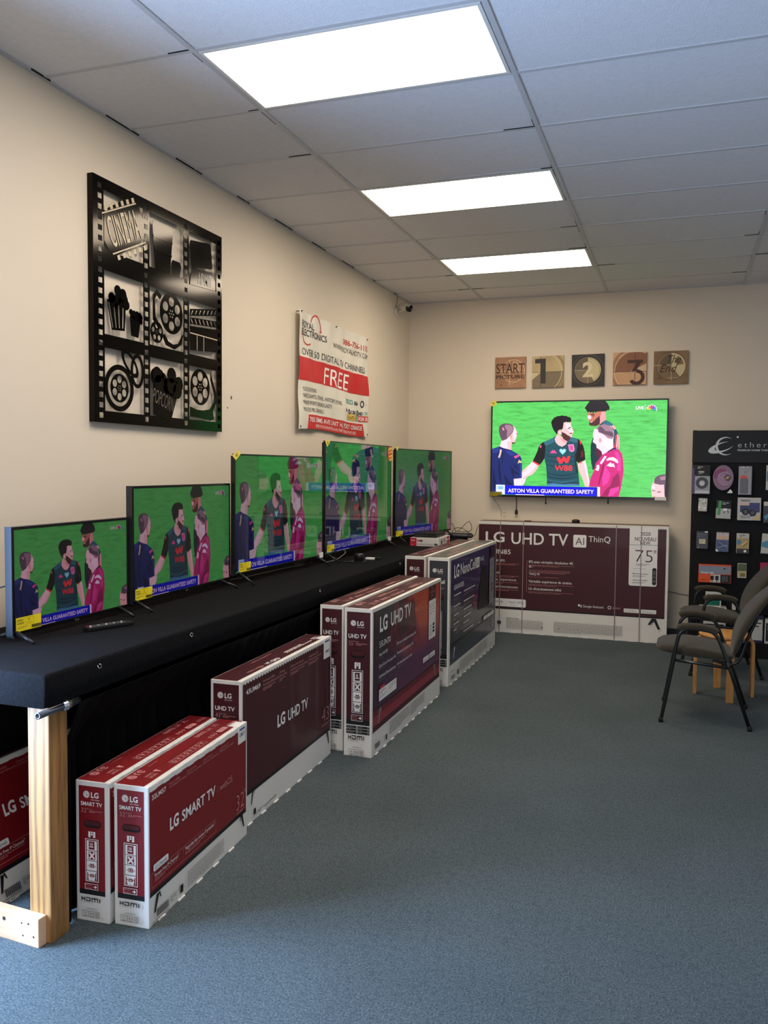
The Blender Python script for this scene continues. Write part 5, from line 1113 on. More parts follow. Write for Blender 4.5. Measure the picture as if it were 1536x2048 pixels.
for i in range(40):
    a0 = i/40; x0, x1 = .109+.824*a0, .109+.824*(a0+1/40); f_ = lambda x: min(1, math.sqrt(max(0, 1-(1-min(1, min(x-.109, .933-x)/.02))**2)))
    for j in range(6): t0, t1_ = j/6, (j+1)/6; c._add([(u(x0), v(.126*f_(x0)*t0)), (u(x1), v(.126*f_(x1)*t0)), (u(x1), v(.126*f_(x1)*t1_)), (u(x0), v(.126*f_(x0)*t1_))], [[0, 1, 2, 3]], M_bred); c.z -= c.dz
c.z += c.dz
c.text('ROYAL', u(.03), v(.867), v(.056), M_bnavy, w=u(.165), bold=.02, res=4); c.text('ELECTRONICS', u(.031), v(.800), v(.056), M_bnavy, w=u(.32), bold=.02, res=4)
c.arc(u(.225), v(.89), u(.072), M_bred, a0=-10, a1=160, ri=u(.063), n=26); c.arc(u(.12), v(.85), u(.075), M_bred, a0=190, a1=300, ri=u(.068), n=20)
c.text('HD', u(.272), v(.868), v(.022), M_bred, bold=.02)
c.text('386-756-1175', u(.622), v(.858), v(.050), M_bred, w=u(.36), bold=.015, res=4); c.text('WWW.ROYALHDTV.COM', u(.455), v(.782), v(.050), M_bnavy, w=u(.533), bold=-.003, res=4)
c.text('OVER 50 DIGITAL TV CHANNELS', u(.051), v(.634), v(.060), M_bnavy, w=u(.893), bold=.0, res=4); c.text('FREE', u(.33), v(.425), v(.155), M_pw, w=u(.36), bold=.0, slant=.12, res=6)
for y, s_, w_ in ((.325, '*LOCAL STATIONS', .185), (.270, '*ARTS, CRAFTS, TRAVEL, HISTORY, MOVIES', .53), (.212, '*MAJOR SPORTS BROADCASTS', .383), (.152, '*MULTIPLE PBS CHANNELS', .305)): c.text(s_, u(.045), v(y), v(.034), M_bnavy, w=u(w_))
tq = mat('banner_teal', (20, 150, 140), .5); gr = mat('banner_green', (110, 150, 110), .5)
c.text('COZI', u(.648), v(.306), v(.042), tq, w=u(.12), bold=.02); c.text('this', u(.785), v(.306), v(.04), M_bnavy, w=u(.055), bold=.02); c.arc(u(.912), v(.325), u(.026), M_bnavy, ri=u(.016), n=20, ry=v(.036)); c.text('tv', u(.955), v(.315), v(.02), M_pg)
for k in range(5): c.arc(u(.655), v(.222), u(.02), mat('feather_b%d' % k, ((220, 60, 60), (220, 140, 50), (120, 60, 150), (50, 90, 180), (40, 140, 80))[k], .5), a0=10+32*k, a1=38+32*k, ri=u(.006), n=5)
c.arc(u(.71), v(.228), u(.017), M_bnavy, n=18); c.arc(u(.71), v(.228), u(.006), M_vin, n=10); c.text('CBS', u(.732), v(.214), v(.032), M_bnavy, w=u(.07), bold=.02); c.arc(u(.835), v(.228), u(.018), M_bnavy, ri=u(.009), n=18); c.text('HD', u(.862), v(.212), v(.032), M_bnavy, w=u(.055), bold=.03); c.text('CW', u(.928), v(.216), v(.036), tq, w=u(.055))
c.rect(u(.676), v(.150), u(.786), v(.206), mat('banner_yellow', (214, 176, 60), .5)); c.text('YouTV', u(.683), v(.160), v(.032), M_bnavy, w=u(.095), bold=.02); c.arc(u(.812), v(.178), u(.018), gr, n=14); c.rect(u(.848), v(.148), u(.99), v(.205), M_bred); c.text('FOX 35', u(.857), v(.158), v(.034), M_pw, w=u(.122), bold=.03)
c.text('705 SIMMS AVE UNIT H, PORT ORANGE', u(.135), v(.062), v(.042), M_pw, w=u(.765), bold=.01, res=4); c.text('BEHIND THE DUNLAWTON AVE, PORT ORANGE POST OFFICE', u(.204), v(.016), v(.026), M_pw, w=u(.612), res=3)
c.refine(.022); off_ = 1; c.into(mb, bf, off_); mb.build('vinyl_sheet', [M_vin]+c.mats, bn)
for (x, y) in ((.018, .02), (.022, .985), (.508, .985), (.98, .982), (.985, .02)):
    P_ = bf(u(x), v(y), .002); MB().tube([Vector(P_)+Vector((0, .006*math.cos(t_), .006*math.sin(t_))) for t_ in [k*math.pi/5 for k in range(10)]], .0018, 0, 6, close=True).build('grommet', mat('brass_dark', (90, 76, 40), .4, metal=.8), bn)
    if y > .5:
        tk = MB().tube([(0.001, P_[1], P_[2]+.004), (P_[0]+.010, P_[1], P_[2]+.006)], .0032, 0, 8); tk.build('pin', M_ink, bn)

# ------------------------------------------------------------------ five wooden plaques
def plaque(label, x0, z0, base, fn_, tilt):
    t = thing('wooden_plaque', label, 'plaque', (x0+.155, 0, z0), 0, None); t.rotation_euler = (0, R(tilt), 0)
    MB().box(-.155, -.024, 0, .155, -.001, .31, 0, .003).build('plaque_board', base, t)
    c = Canvas(dz=.00015); fn_(c); 
    c.v = [(min(.154, max(-.154, p[0])), min(.309, max(.001, p[1])), p[2]) for p in c.v]
    c.build('plaque_print', t, lambda u_, v_, z: (u_, -.024-z, v_)); return t
W1 = paint_noise('plaque_brown', (150, 108, 78), (178, 132, 98), 5, .6, stretch=(1, 1, .5)); W2 = paint_noise('plaque_sand', (176, 152, 110), (196, 176, 132), 5, .6)
W3 = paint_noise('plaque_dark', (30, 24, 22), (48, 40, 36), 9, .6); W4 = paint_noise('plaque_tan', (196, 150, 110), (214, 172, 128), 5, .6); W5 = paint_noise('plaque_umber', (112, 88, 60), (146, 118, 84), 4, .6)
kb = mat('plaque_ink', (66, 38, 26), .6); kd = mat('plaque_ink_dark', (42, 38, 34), .6); lt = mat('plaque_light', (208, 180, 140), .6); md = mat('plaque_mid', (160, 112, 84), .6); gy = mat('plaque_greyed', (124, 108, 84), .6); crm = mat('plaque_cream', (205, 190, 146), .6)
def p1_(c):
    c.arc(.03, .17, .115, lt, ri=.108, n=30); c.arc(.02, .17, .10, md, a0=90, a1=180, n=20); c.arc(.02, .17, .10, mat('plaque_pale', (190, 150, 112), .6), a0=0, a1=90, n=20); c.rect(-.01, .03, -.004, .29, lt); c.rect(-.15, .168, .15, .173, lt)
    c.text('START', -.145, .150, .095, kb, w=.285, bold=.01); c.text('PICTURE', -.145, .095, .034, kb, w=.285, bold=.03); c.small(-.03, .04, .07, 1, .008, lt, seed=2)
    for k in range(5): c.line([(-.095, .03), (-.095+.016*math.cos(k*1.257), .03+.016*math.sin(k*1.257))], .003, kb)
def p2_(c):
    c.poly([(-.155, 0), (.155, 0), (.155, .155), (-.07, .148), (-.155, .075)], gy); c.poly([(-.155, .15), (-.07, .15), (-.155, .078)], crm); c.arc(-.06, .15, .20, crm, a0=-60, a1=60, ri=.192, n=30); c.arc(-.06, .15, .235, mat('plaque_ochre', (160, 128, 84), .6), a0=-55, a1=55, ri=.212, n=24)
    c.rect(-.155, .150, .155, .154, kd); c.rect(-.072, 0, -.068, .31, kd); c.rect(-.07, .04, -.02, .285, kd); c.poly([(-.125, .24), (-.07, .24), (-.07, .285), (-.125, .283)], kd)
def p3_(c):
    c.arc(0, .155, .150, mat('plaque_line', (110, 104, 100), .6), ri=.1475, n=36); c.arc(0, .155, .127, gy, n=36); c.arc(0, .155, .122, crm, a0=-62, a1=90, n=30); c.arc(0, .155, .118, mat('plaque_grey_dark', (100, 88, 68), .6), a0=90, a1=180, n=16); c.arc(0, .155, .112, kd, ri=.110, n=36); c.rect(-.125, .153, .01, .157, crm); c.rect(-.002, .03, .002, .10, crm)
    c.text('2', 0, .095, .135, mat('plaque_bone', (222, 208, 168), .6), al='C', w=.10, bold=.035)
def p4_(c):
    c.poly([(-.155, .12), (.0, .125), (.155, .20), (.155, .30), (.05, .31), (-.05, .30), (-.12, .24), (-.155, .16)], mat('plaque_rust', (140, 92, 66), .6)); c.arc(.05, .13, .195, lt, a0=60, a1=260, ri=.186, n=40); c.arc(.05, .13, .225, mat('plaque_rust2', (168, 116, 86), .6), a0=95, a1=245, ri=.202, n=34); c.rect(-.155, .122, .155, .126, kb); c.rect(.047, 0, .052, .29, kb); c.poly([(.06, .15), (.155, .19), (.155, .128), (.09, .13)], lt)
    c.rect(-.02, .205, .12, .235, kb); c.poly([(.12, .235), (.075, .235), (.02, .125), (.06, .13)], kb); c.arc(.065, .07, .075, kb, a0=-150, a1=95, ri=.042, n=26)
def p5_(c):
    c.arc(.0, .165, .135, mat('plaque_ring', (80, 58, 38), .6), ri=.131, n=36); c.arc(.005, .165, .125, crm, a0=-52, a1=90, n=26); c.arc(.005, .165, .11, mat('plaque_dusk', (102, 86, 62), .6), a0=90, a1=180, n=16); c.arc(.005, .165, .11, W5, a0=10, a1=60, ri=.05, n=16); c.rect(-.15, .175, .0, .180, crm); c.rect(.002, .03, .006, .17, crm)
    c.text('The', -.03, .195, .075, kd, w=.12, slant=.35); c.text('End', -.10, .11, .075, kb, w=.16, slant=.35); c.small(-.03, .055, .11, 1, .009, crm, seed=2)
    for k in range(5): c.line([(-.10, .055), (-.10+.018*math.cos(k*1.257), .055+.018*math.sin(k*1.257))], .003, kb)
plaque('brown wooden plaque reading START PICTURE above the wall television', .921, 2.427, W1, p1_, 0)
plaque('sand-coloured wooden plaque with a dark number 1', 1.295, 2.425, W2, p2_, -.6)
plaque('dark wooden plaque with a pale number 2 in a circle', 1.683, 2.428, W3, p3_, -.6)
plaque('tan wooden plaque with a brown number 3', 2.073, 2.433, W4, p4_, 0)
plaque('umber wooden plaque reading The End, rightmost of the five', 2.448, 2.432, W5, p5_, 0)

# ------------------------------------------------------------------ security camera in the corner
M_cw = mat('camera_white', (206, 200, 186), .4); gb = mat('glossy_black', (8, 8, 8), .1)
sc = thing('security_camera', 'small white bullet security camera on the left wall in the ceiling corner', 'security camera', (0, -.47, 3.16))
MB().lathe([(.045, 0), (.045, .012), (.03, .022), (0, .024)], (0, 0, 0), 0, 24, Matrix.Rotation(R(90), 4, 'Y')).build('wall_bracket', M_cw, sc)
MB().tube([(.02, 0, 0), (.06, .0, .005), (.085, .0, .02), (.10, -.01, .035)], [.012, .011, .012, .013], 0, 12).build('arm', M_cw, sc)
dd = Vector((.90, -.42, -.22)).normalized(); q_ = dd.to_track_quat('Z', 'Y').to_matrix().to_4x4(); Mc = Matrix.Translation((.035, .03, .055)) @ q_
MB().lathe([(0, 0), (.030, .002), (.034, .01), (.034, .115), (.030, .12)], (0, 0, 0), 0, 28, Mc).build('camera_body', M_cw, sc)
MB().lathe([(.033, .115), (.036, .12), (.036, .145), (.031, .148), (.029, .135), (.012, .133), (.010, .138), (0, .138)], (0, 0, 0), 0, 28, Mc).build('lens_housing', gb, sc)
hd = MB(); hv = []; 
for s_ in (0.02, .165):
    for k in range(9): an = R(20+140*k/8); hv.append(Mc @ Vector((.040*math.cos(an)*1.0, .040*math.sin(an)*1.0, s_)))
hd.add(hv, [[k, k+1, 9+k+1, 9+k] for k in range(8)], 0); o = hd.build('sun_hood', M_cw, sc); so = o.modifiers.new('s', 'SOLIDIFY'); so.thickness = .003
MB().tube([(.012, -.01, .04), (.02, -.02, .07), (.018, .01, .12), (.015, .03, .168)], .0028, 0, 8).build('camera_cable', mat('cable_dull', (80, 76, 70), .6), sc)

# ------------------------------------------------------------------ accessory rack
M_rk = mat('rack_black', (9, 9, 10), .6, spec=.25); M_hd = mat('rack_header', (28, 28, 31), .5, spec=.3); M_sil = mat('header_silver', (176, 178, 176), .35, metal=.5); M_hook = mat('hook_steel', (150, 150, 150), .3, metal=1)
rk = thing('display_rack', 'black pegboard accessory rack with silver lettered header against the back wall', 'display rack', (2.815, -.34, 0))
RX = 1.22
MB().box(0, .0, .12, RX, .02, 1.69).box(0, .02, 0, .035, .06, 1.98).box(RX-.035, .02, 0, RX, .06, 1.98).build('back_panel', M_rk, rk)
pg_ = MB()
for i in range(46):
    for j in range(58):
        x, z = .02+i*.0254, .20+j*.0254
        if x < .72: pg_.add([(x, -.0006, z), (x+.006, -.0006, z), (x+.006, -.0006, z+.006), (x, -.0006, z+.006)], [[0, 1, 2, 3]])
pg_.build('peg_holes', mat('peg_hole', (4, 4, 4), .9), rk)
MB().box(-.003, -.012, 1.688, RX, .06, 1.976, 0, .002).build('header', M_hd, rk)
c = Canvas(dz=.0003)
u0 = -2.815
def crescent(cx_, cy_, ro, ri_, dx, a0, a1, sx=1.0, rot_=0):
    n = 30; o_ = []; i_ = []
    for k in range(n+1):
        an = R(a0+(a1-a0)*k/n); th = math.sin(math.pi*k/n); o_.append((ro*math.cos(an)*sx, ro*math.sin(an))); i_.append(((ro-ri_*th)*math.cos(an)*sx, (ro-ri_*th)*math.sin(an)))
    pts = o_+i_[::-1]; cc, ss = math.cos(R(rot_)), math.sin(R(rot_)); return [(cx_+x*cc-y*ss, cy_+x*ss+y*cc) for x, y in pts]
c.poly(crescent(.272, 1.836, .082, .020, 0, 50, 310), M_sil); c.poly(crescent(.235, 1.822, .042, .022, 0, 45, 335, sx=2.6, rot_=19), M_sil)
c.arc(.372, 1.916, .009, M_sil, n=16); c.text('ether', .376, 1.824, .048, M_sil, w=.235, bold=-.012, space=1.4); c.text('PREMIUM HOME THEATER', .374, 1.792, .015, M_sil, w=.30, bold=.02)
c.build('header_lettering', rk, lambda u_, v_, z: (u_, -.012-z, v_))
MB().box(0, -.30, .10, RX, 0, .13, 0, .003).box(0, -.30, 0, RX, -.285, .10).box(0, -.285, 0, .02, 0, .10).build('base_deck', M_rk, rk)
MB().box(.012, -.24, .375, .70, -.002, .39, 0, .002).build('shelf', M_rk, rk)
def pack(name, cat, label, x0, z0, x1, z1, base, fn_, d=.012, tilt=0, hook=True, shape_=None, y=-.345-.035):
    w_, h_ = x1-x0, z1-z0; t = thing(name, label, cat, ((x0+x1)/2, y, z0)); t.rotation_euler = (0, R(tilt), 0)
    m_ = MB()
    if shape_: m_.prism([(p[0]*w_-w_/2, p[1]*h_) for p in shape_], d, 0, lambda a_, b_, w2: (a_, -w2, b_))
    else: m_.box(-w_/2, -d, 0, w_/2, 0, h_, 0, min(.004, d/3))
    m_.build('pack_body', base, t)
    c = Canvas(dz=.0003); fn_(c, w_, h_); c.v = [(min(w_/2, max(-w_/2, p[0])), min(h_, max(0, p[1])), p[2]) for p in c.v]; c.build('pack_print', t, lambda u_, v_, z: (u_, -d-z, v_))
    if hook:
        MB().tube([(0, .034, h_-.012), (0, -d-.045, h_-.010), (0, -d-.055, h_-.004)], .0022, 0, 8).build('peg_hook', M_hook, t)
    return t
def cp(n_, col, r_=.3, **k): return mat(n_, col, r_, **k)
def f_video(c, w_, h_):
    c.rect(-w_/2, 0, w_/2, h_*.62, cp('pk_silver', (150, 150, 156))); c.rect(-w_/2, 0, -w_*.33, h_*.9, cp('pk_violet', (70, 50, 96))); c.rect(-w_/2+.02, h_*.66, w_/2, h_*.97, M_pk); c.text('VIDEO', -w_*.15, h_*.74, .014, M_pw, w=.05, bold=.03); c.small(-w_*.15, h_*.70, .08, 1, .008, M_pw, seed=1); c.small(-.03, h_*.93, .05, 2, .012, M_pw, seed=4)
    c.arc(.01, h_*.38, .052, cp('coil_black', (32, 32, 34)), ri=.026, n=24); c.arc(.01, h_*.38, .044, cp('coil_edge', (70, 70, 74)), ri=.041, n=24); c.arc(.01, h_*.36, .022, cp('pk_pale', (196, 196, 200)), n=14); c.rect(-w_*.3, .006, w_*.45, .028, cp('pk_pale', (196, 196, 200)))
def f_purple(c, w_, h_):
    c.arc(0, h_*.55, w_*.49, cp('clam_mauve', (128, 92, 120)), n=32, ry=h_*.44); c.arc(-.01, h_*.60, w_*.40, cp('clam_magenta', (120, 40, 90)), a0=60, a1=200, ri=w_*.2, n=22); c.arc(.01, h_*.52, w_*.34, cp('clam_clear', (172, 150, 170)), ri=w_*.31, n=28); c.arc(0, h_*.5, w_*.28, cp('clam_mauve2', (150, 112, 142)), n=24); c.arc(w_*.22, h_*.55, w_*.17, cp('clam_core', (60, 30, 56)), n=20)
    for k in range(2): c.line([(w_*.10+.014*k, h_*.50), (w_*.22+.014*k, h_*.60)], .005, cp('gold_plug', (230, 190, 90), .3))
    c.poly([(w_*.2, 0), (w_*.46, 0), (w_*.46, h_*.06), (w_*.36, h_*.14)], M_pw)
def f_clam(c, w_, h_):
    c.rect(-w_*.42, .005, w_*.42, h_*.9, cp('clam_grey', (150, 146, 148))); c.arc(-.012, h_*.56, .032, cp('clam_redtop', (206, 60, 40)), a0=0, a1=180, n=18); c.rrect(-.042, .01, .026, h_*.57, .012, cp('gadget_grey', (92, 92, 100))); c.small(-.03, h_*.95, .06, 1, .01, M_pw, t=.5, seed=2); c.small(-.01, h_*.80, .03, 2, .008, M_pdk, seed=3)
def f_bag(c, w_, h_):
    rg4 = random.Random(5)
    for k in range(14): x, y_ = rg4.uniform(-w_/2, w_/2-.02), rg4.uniform(.01, h_-.02); c.poly([(x, y_), (x+.018, y_+.004), (x+.012, y_+.02), (x-.002, y_+.014)], cp('bag_%d' % (k % 3), ((210, 210, 200), (160, 166, 158), (232, 232, 226))[k % 3]))
def f_green(c, w_, h_):
    c.rect(-w_/2, 0, w_/2, h_*.55, cp('pk_silver2', (176, 176, 172))); c.rect(-w_/2+.02, h_*.55, w_/2, h_*.95, M_pk); c.poly([(-w_*.42, .03), (-w_*.22, .03), (-w_*.14, h_*.96), (-w_*.34, h_*.96)], cp('pk_green', (40, 150, 60))); c.small(-.01, h_*.85, .05, 2, .012, M_pw, seed=3); c.line([(.0, .05), (.03, .08), (.045, .05)], .008, cp('coil_edge', (70, 70, 74))); c.rect(.0, h_*.42, .03, h_*.56, M_pw)
def f_vanco(c, w_, h_):
    c.rect(-w_*.47, h_*.04, w_*.47, h_*.96, cp('vb_grey', (188, 186, 184))); c.rect(-w_*.4, h_*.36, w_*.45, h_*.78, cp('vb_navy', (26, 34, 92))); c.text('VANCO', -w_*.38, h_*.83, .017, M_pk, w=w_*.42, bold=.03); c.rect(-w_*.4, h_*.66, .0, h_*.78, cp('vb_cream', (206, 176, 160)))
    c.arc(-.03, h_*.38, .030, M_pk, ri=0, n=20); c.arc(.028, h_*.34, .030, M_pk, n=20); c.arc(-.03, h_*.38, .018, cp('coil_edge', (70, 70, 74)), n=16); c.arc(.028, h_*.34, .018, cp('coil_edge', (70, 70, 74)), n=16); c.arc(.05, h_*.58, .03, cp('vb_blue2', (50, 62, 130)), ri=.024, n=20); c.small(-w_*.38, h_*.18, w_*.5, 2, .014, M_pdk, seed=5); c.poly([(w_*.1, .01), (w_*.46, h_*.3), (w_*.46, .01)], cp('vb_gold', (206, 180, 110)))
def f_anti(c, w_, h_):
    c.rect(-w_*.46, .0, w_*.46, h_*.93, cp('static_bag', (56, 56, 64), .25)); c.rect(-w_*.24, h_*.28, w_*.26, h_*.54, cp('static_label', (214, 204, 170))); c.small(-w_*.18, h_*.46, w_*.38, 3, .010, M_pdk, seed=6); c.rect(w_*.2, h_*.93, w_*.45, h_, M_pw); c.arc(-w_*.3, .01, .004, M_pw, n=8); c.small(-w_*.4, h_*.8, w_*.6, 2, .02, cp('static_glint', (120, 120, 130)), t=.15, seed=7)
def f_blue(c, w_, h_):
    c.rect(-w_*.48, 0, w_*.48, h_*.62, cp('bag_blue', (72, 80, 122), .25)); c.rect(-w_*.46, h_*.62, w_*.48, h_*.96, cp('bag_header', (196, 180, 176))); c.rect(-w_*.4, h_*.64, w_*.4, h_*.80, cp('bag_peach', (206, 170, 130))); c.arc(0, h_*.35, .032, cp('cord_blue', (44, 52, 92)), ri=.018, n=20); c.line([(-.04, h_*.2), (.04, h_*.34)], .005, cp('glint_blue', (150, 158, 190))); c.line([(-.03, h_*.5), (.045, h_*.22)], .004, cp('glint_blue', (150, 158, 190))); c.poly([(-w_*.48, 0), (-w_*.25, 0), (-w_*.48, h_*.15)], M_pw)
def f_yel(c, w_, h_):
    c.rect(-w_*.48, h_*.22, w_*.48, h_*.98, cp('yb_tan', (176, 150, 88))); c.poly([(-w_*.48, h_*.62), (-w_*.2, h_*.70), (-w_*.1, h_*.55), (-w_*.3, h_*.42), (-w_*.48, h_*.45)], cp('yb_blue', (60, 130, 160))); c.rect(-w_*.48, h_*.76, w_*.48, h_*.98, cp('yb_top', (188, 186, 176))); c.line([(-.01, h_*.4), (.035, h_*.62)], .008, cp('yb_cord', (216, 196, 140))); c.line([(.0, h_*.34), (.04, h_*.55)], .006, cp('yb_brown', (120, 84, 40))); c.rect(-w_*.48, 0, w_*.48, h_*.24, cp('yb_dark', (36, 30, 30))); c.arc(.02, h_*.12, .012, M_pw, n=12); c.small(-.03, h_*.9, .05, 2, .012, M_pdk, seed=8)
def f_r4(c, w_, h_):
    c.rect(-w_*.48, 0, w_*.48, h_, cp('yb_top', (188, 186, 176))); c.poly([(-w_*.48, h_*.35), (w_*.48, h_*.25), (w_*.48, h_*.6), (-w_*.2, h_*.66), (-w_*.48, h_*.55)], cp('yb_blue', (60, 130, 160))); c.rect(-.01, h_*.82, w_*.48, h_*.92, M_pk); c.arc(.03, h_*.35, .03, M_pk, ri=.02, n=14); c.rect(-w_*.48, .0, w_*.48, .008, M_pk)
def f_r2(c, w_, h_): c.rect(-w_*.48, 0, w_*.48, h_*.78, cp('clam_dark', (34, 38, 44))); c.rect(-w_*.48, h_*.8, w_*.48, h_, cp('yb_top', (188, 186, 176))); c.poly([(-w_*.48, h_*.3), (0, h_*.5), (-w_*.3, h_*.1)], cp('yb_blue', (60, 130, 160))); c.arc(.02, h_*.45, .03, cp('coil_edge', (70, 70, 74)), ri=.02, n=16); c.rect(.0, .01, w_*.4, .03, cp('yb_tan', (176, 150, 88)))
def f_r1(c, w_, h_): c.rect(-w_*.48, 0, w_*.48, h_, cp('yb_top', (188, 186, 176))); c.rect(-w_*.48, h_*.35, w_*.0, h_*.75, cp('yb_blue', (60, 130, 160))); c.rect(-.01, .02, w_*.48, h_*.5, cp('clam_dark', (34, 38, 44))); c.small(-.04, h_*.9, .09, 2, .014, M_pdk, seed=3)
def f_plug(c, w_, h_):
    c.rect(-w_/2+.004, h_*.5, w_/2-.006, h_*.93, cp('plug_grey', (128, 136, 150))); c.rect(-w_/2+.004, .004, -w_*.13, h_*.46, cp('plug_orange', (222, 84, 36))); c.rect(-w_*.13, .004, w_*.17, h_*.46, cp('plug_white', (206, 202, 196))); c.rect(w_*.17, .004, w_/2-.006, h_*.46, M_pk)
    c.text('PLUG MIX', -w_*.42, h_*.50, .016, M_pw, w=w_*.40, bold=.02); c.small(w_*.25, h_*.78, .045, 1, .012, M_pk, t=.6, seed=3); c.small(-w_*.42, h_*.14, .05, 1, .01, cp('plug_rust', (140, 50, 30)), t=.5, seed=2)
    for x in (-.022, .018): c.rect(x-.014, h_*.16, x+.014, h_*.40, M_pk); c.rect(x-.003, .006, x+.003, h_*.16, M_pk)
    for k in range(3): c.rect(w_*.22+.018*k, h_*.10, w_*.26+.018*k, h_*.40, cp('plug_steel', ((90, 90, 92), (150, 150, 152), (120, 120, 122))[0]))
def f_g2(c, w_, h_): c.rect(-w_*.47, h_*.45, w_*.47, h_*.97, cp('g2_green', (84, 100, 60))); c.rect(-w_*.47, .01, w_*.47, h_*.48, cp('g2_tan', (190, 176, 130))); c.rect(-w_*.2, h_*.1, w_*.35, h_*.35, cp('g2_olive', (120, 110, 60))); c.small(-w_*.3, h_*.8, w_*.6, 3, .014, M_pdk, seed=4)
PB = cp('pack_black', (26, 26, 28), .4); PC = cp('pack_clear_grey', (140, 140, 146), .25); PW = cp('pack_board_white', (196, 192, 184), .5)
pack('cable_pack', 'cable', 'black and silver bagged video cable coil, top left of the rack', 2.812, 1.407, 2.966, 1.664, PB, f_video, .02)
pack('cable_clamshell', 'cable', 'round mauve clamshell holding a coiled cable with gold plugs on the rack', 2.989, 1.418, 3.160, 1.666, cp('clam_shell', (120, 96, 118), .25), f_purple, .03, shape_=[(.5+.5*math.cos(k*.2094), .55+.45*math.sin(k*.2094)) for k in range(30)])
pack('gadget_clamshell', 'accessory pack', 'grey clamshell with a red topped gadget, top row of the rack', 3.201, 1.405, 3.310, 1.658, PC, f_clam, .025)
pack('cable_box', 'accessory pack', 'narrow pale and blue pack at the right picture edge, top row of the rack', 3.425, 1.45, 3.54, 1.669, PW, f_r1, .02)
pack('adapter_bag', 'accessory pack', 'small crumpled clear bag of white adapters, leftmost in the second row of the rack', 2.872, 1.25, 2.946, 1.367, cp('bag_white', (196, 198, 190), .35), f_bag, .018, tilt=2)
pack('cable_pack', 'cable', 'silver cable bag with a bright green stripe hanging on the rack', 3.021, 1.19, 3.144, 1.353, PB, f_green, .02, tilt=2)
pack('connector_box', 'accessory pack', 'wide white and navy box picturing two black connectors on the rack', 3.201, 1.179, 3.391, 1.38, PW, f_vanco, .05, hook=False, y=-.345-.01)
pack('cable_pack', 'cable', 'dark pack with pale header at the right picture edge, second row of the rack', 3.41, 1.163, 3.53, 1.348, PB, f_r2, .02)
pack('static_bag', 'accessory pack', 'dark anti-static bag with a cream label, leftmost in the third row of the rack', 2.863, .914, 2.966, 1.071, PB, f_anti, .015)
pack('cable_bag', 'cable', 'clear bag of blue coiled cable with a peach header on the rack', 3.029, .893, 3.136, 1.067, PC, f_blue, .02, tilt=1)
pack('adapter_pack', 'accessory pack', 'yellow and tan adapter pack with dark base in the third row of the rack', 3.200, .884, 3.304, 1.062, PW, f_yel, .02)
pack('cable_pack', 'cable', 'white and blue pack at the right picture edge, third row of the rack', 3.40, .883, 3.53, 1.065, PW, f_r4, .02, tilt=3)
pack('speaker_wire_box', 'accessory box', 'orange and grey box picturing two small black devices, low on the rack', 2.891, .61, 3.166, .773, cp('plug_box', (206, 78, 40), .5), f_plug, .05, hook=False, y=-.345-.01)
pack('small_pack', 'accessory pack', 'small green and tan pack right of the orange and grey box', 3.216, .663, 3.291, .795, PW, f_g2, .012)
pack('magenta_pack', 'accessory pack', 'pack with a magenta top behind the far chair backrest', 3.40, .70, 3.50, .81, cp('pk_magenta', (170, 30, 70), .4), lambda c, w_, h_: c.rect(-w_*.4, .01, w_*.4, h_*.5, cp('g2_tan', (190, 176, 130))), .015)
# low goods on the shelf and the base deck
def gbox(name, label, x0, y0, z0, x1, y1, z1, m_, faces=(), rz=0, cat='box'):
    t = thing(name, label, cat, ((x0+x1)/2, (y0+y1)/2, z0), R(rz)); w_, d_, h_ = x1-x0, y1-y0, z1-z0
    MB().box(-w_/2, -d_/2, 0, w_/2, d_/2, h_, 0, .002).build('box_body', m_, t)
    c = Canvas(); c.rect(-w_*.42, h_*.1, w_*.42, h_*.85, faces[0]) if faces else None
    if faces: c.small(-w_*.3, h_*.7, w_*.6, 2, h_*.12, faces[1], seed=int(x0*10)); c.build('front_panel', t, lambda u_, v_, z: (u_, -d_/2-z, v_))
    return t
gt = gbox('green_tablet_box', 'white box with a deep green front standing on the low rack shelf', 2.955, -.47, .402, 3.085, -.44, .535, cp('box_white', (206, 204, 196), .5), (cp('deep_green', (22, 104, 84), .3), cp('deep_green2', (30, 120, 96), .3)))
gbox('white_carton', 'flat white box lying on the low rack shelf under the green one', 2.905, -.56, .3902, 3.13, -.36, .402, cp('box_white', (206, 204, 196), .5))
gbox('white_gadget', 'small upright white box beside the near chair backrest', 3.175, -.50, .3902, 3.205, -.46, .47, cp('box_white', (206, 204, 196), .5))
gbox('navy_box', 'navy blue box with white label standing on the rack base behind the stool', 3.325, -.60, .1302, 3.425, -.50, .37, cp('box_navy', (30, 34, 66), .5), (cp('box_white', (206, 204, 196), .5), cp('box_navy', (30, 34, 66), .5)))
gbox('white_goods_box', 'white printed box on the rack base at the right picture edge', 3.435, -.60, .1302, 3.54, -.48, .34, cp('box_white', (206, 204, 196), .5), (cp('yb_dark', (36, 30, 30)), M_pw))
gbox('small_white_box', 'low white box on the rack base left of the navy box', 3.25, -.62, .1302, 3.31, -.54, .20, cp('box_white', (206, 204, 196), .5), (cp('box_navy', (30, 34, 66), .5), M_pw))
gbox('pale_box', 'pale box on the rack base seen below the far chair seat', 2.94, -.62, .1302, 3.12, -.50, .30, cp('box_white', (206, 204, 196), .5), (PB, M_pw))

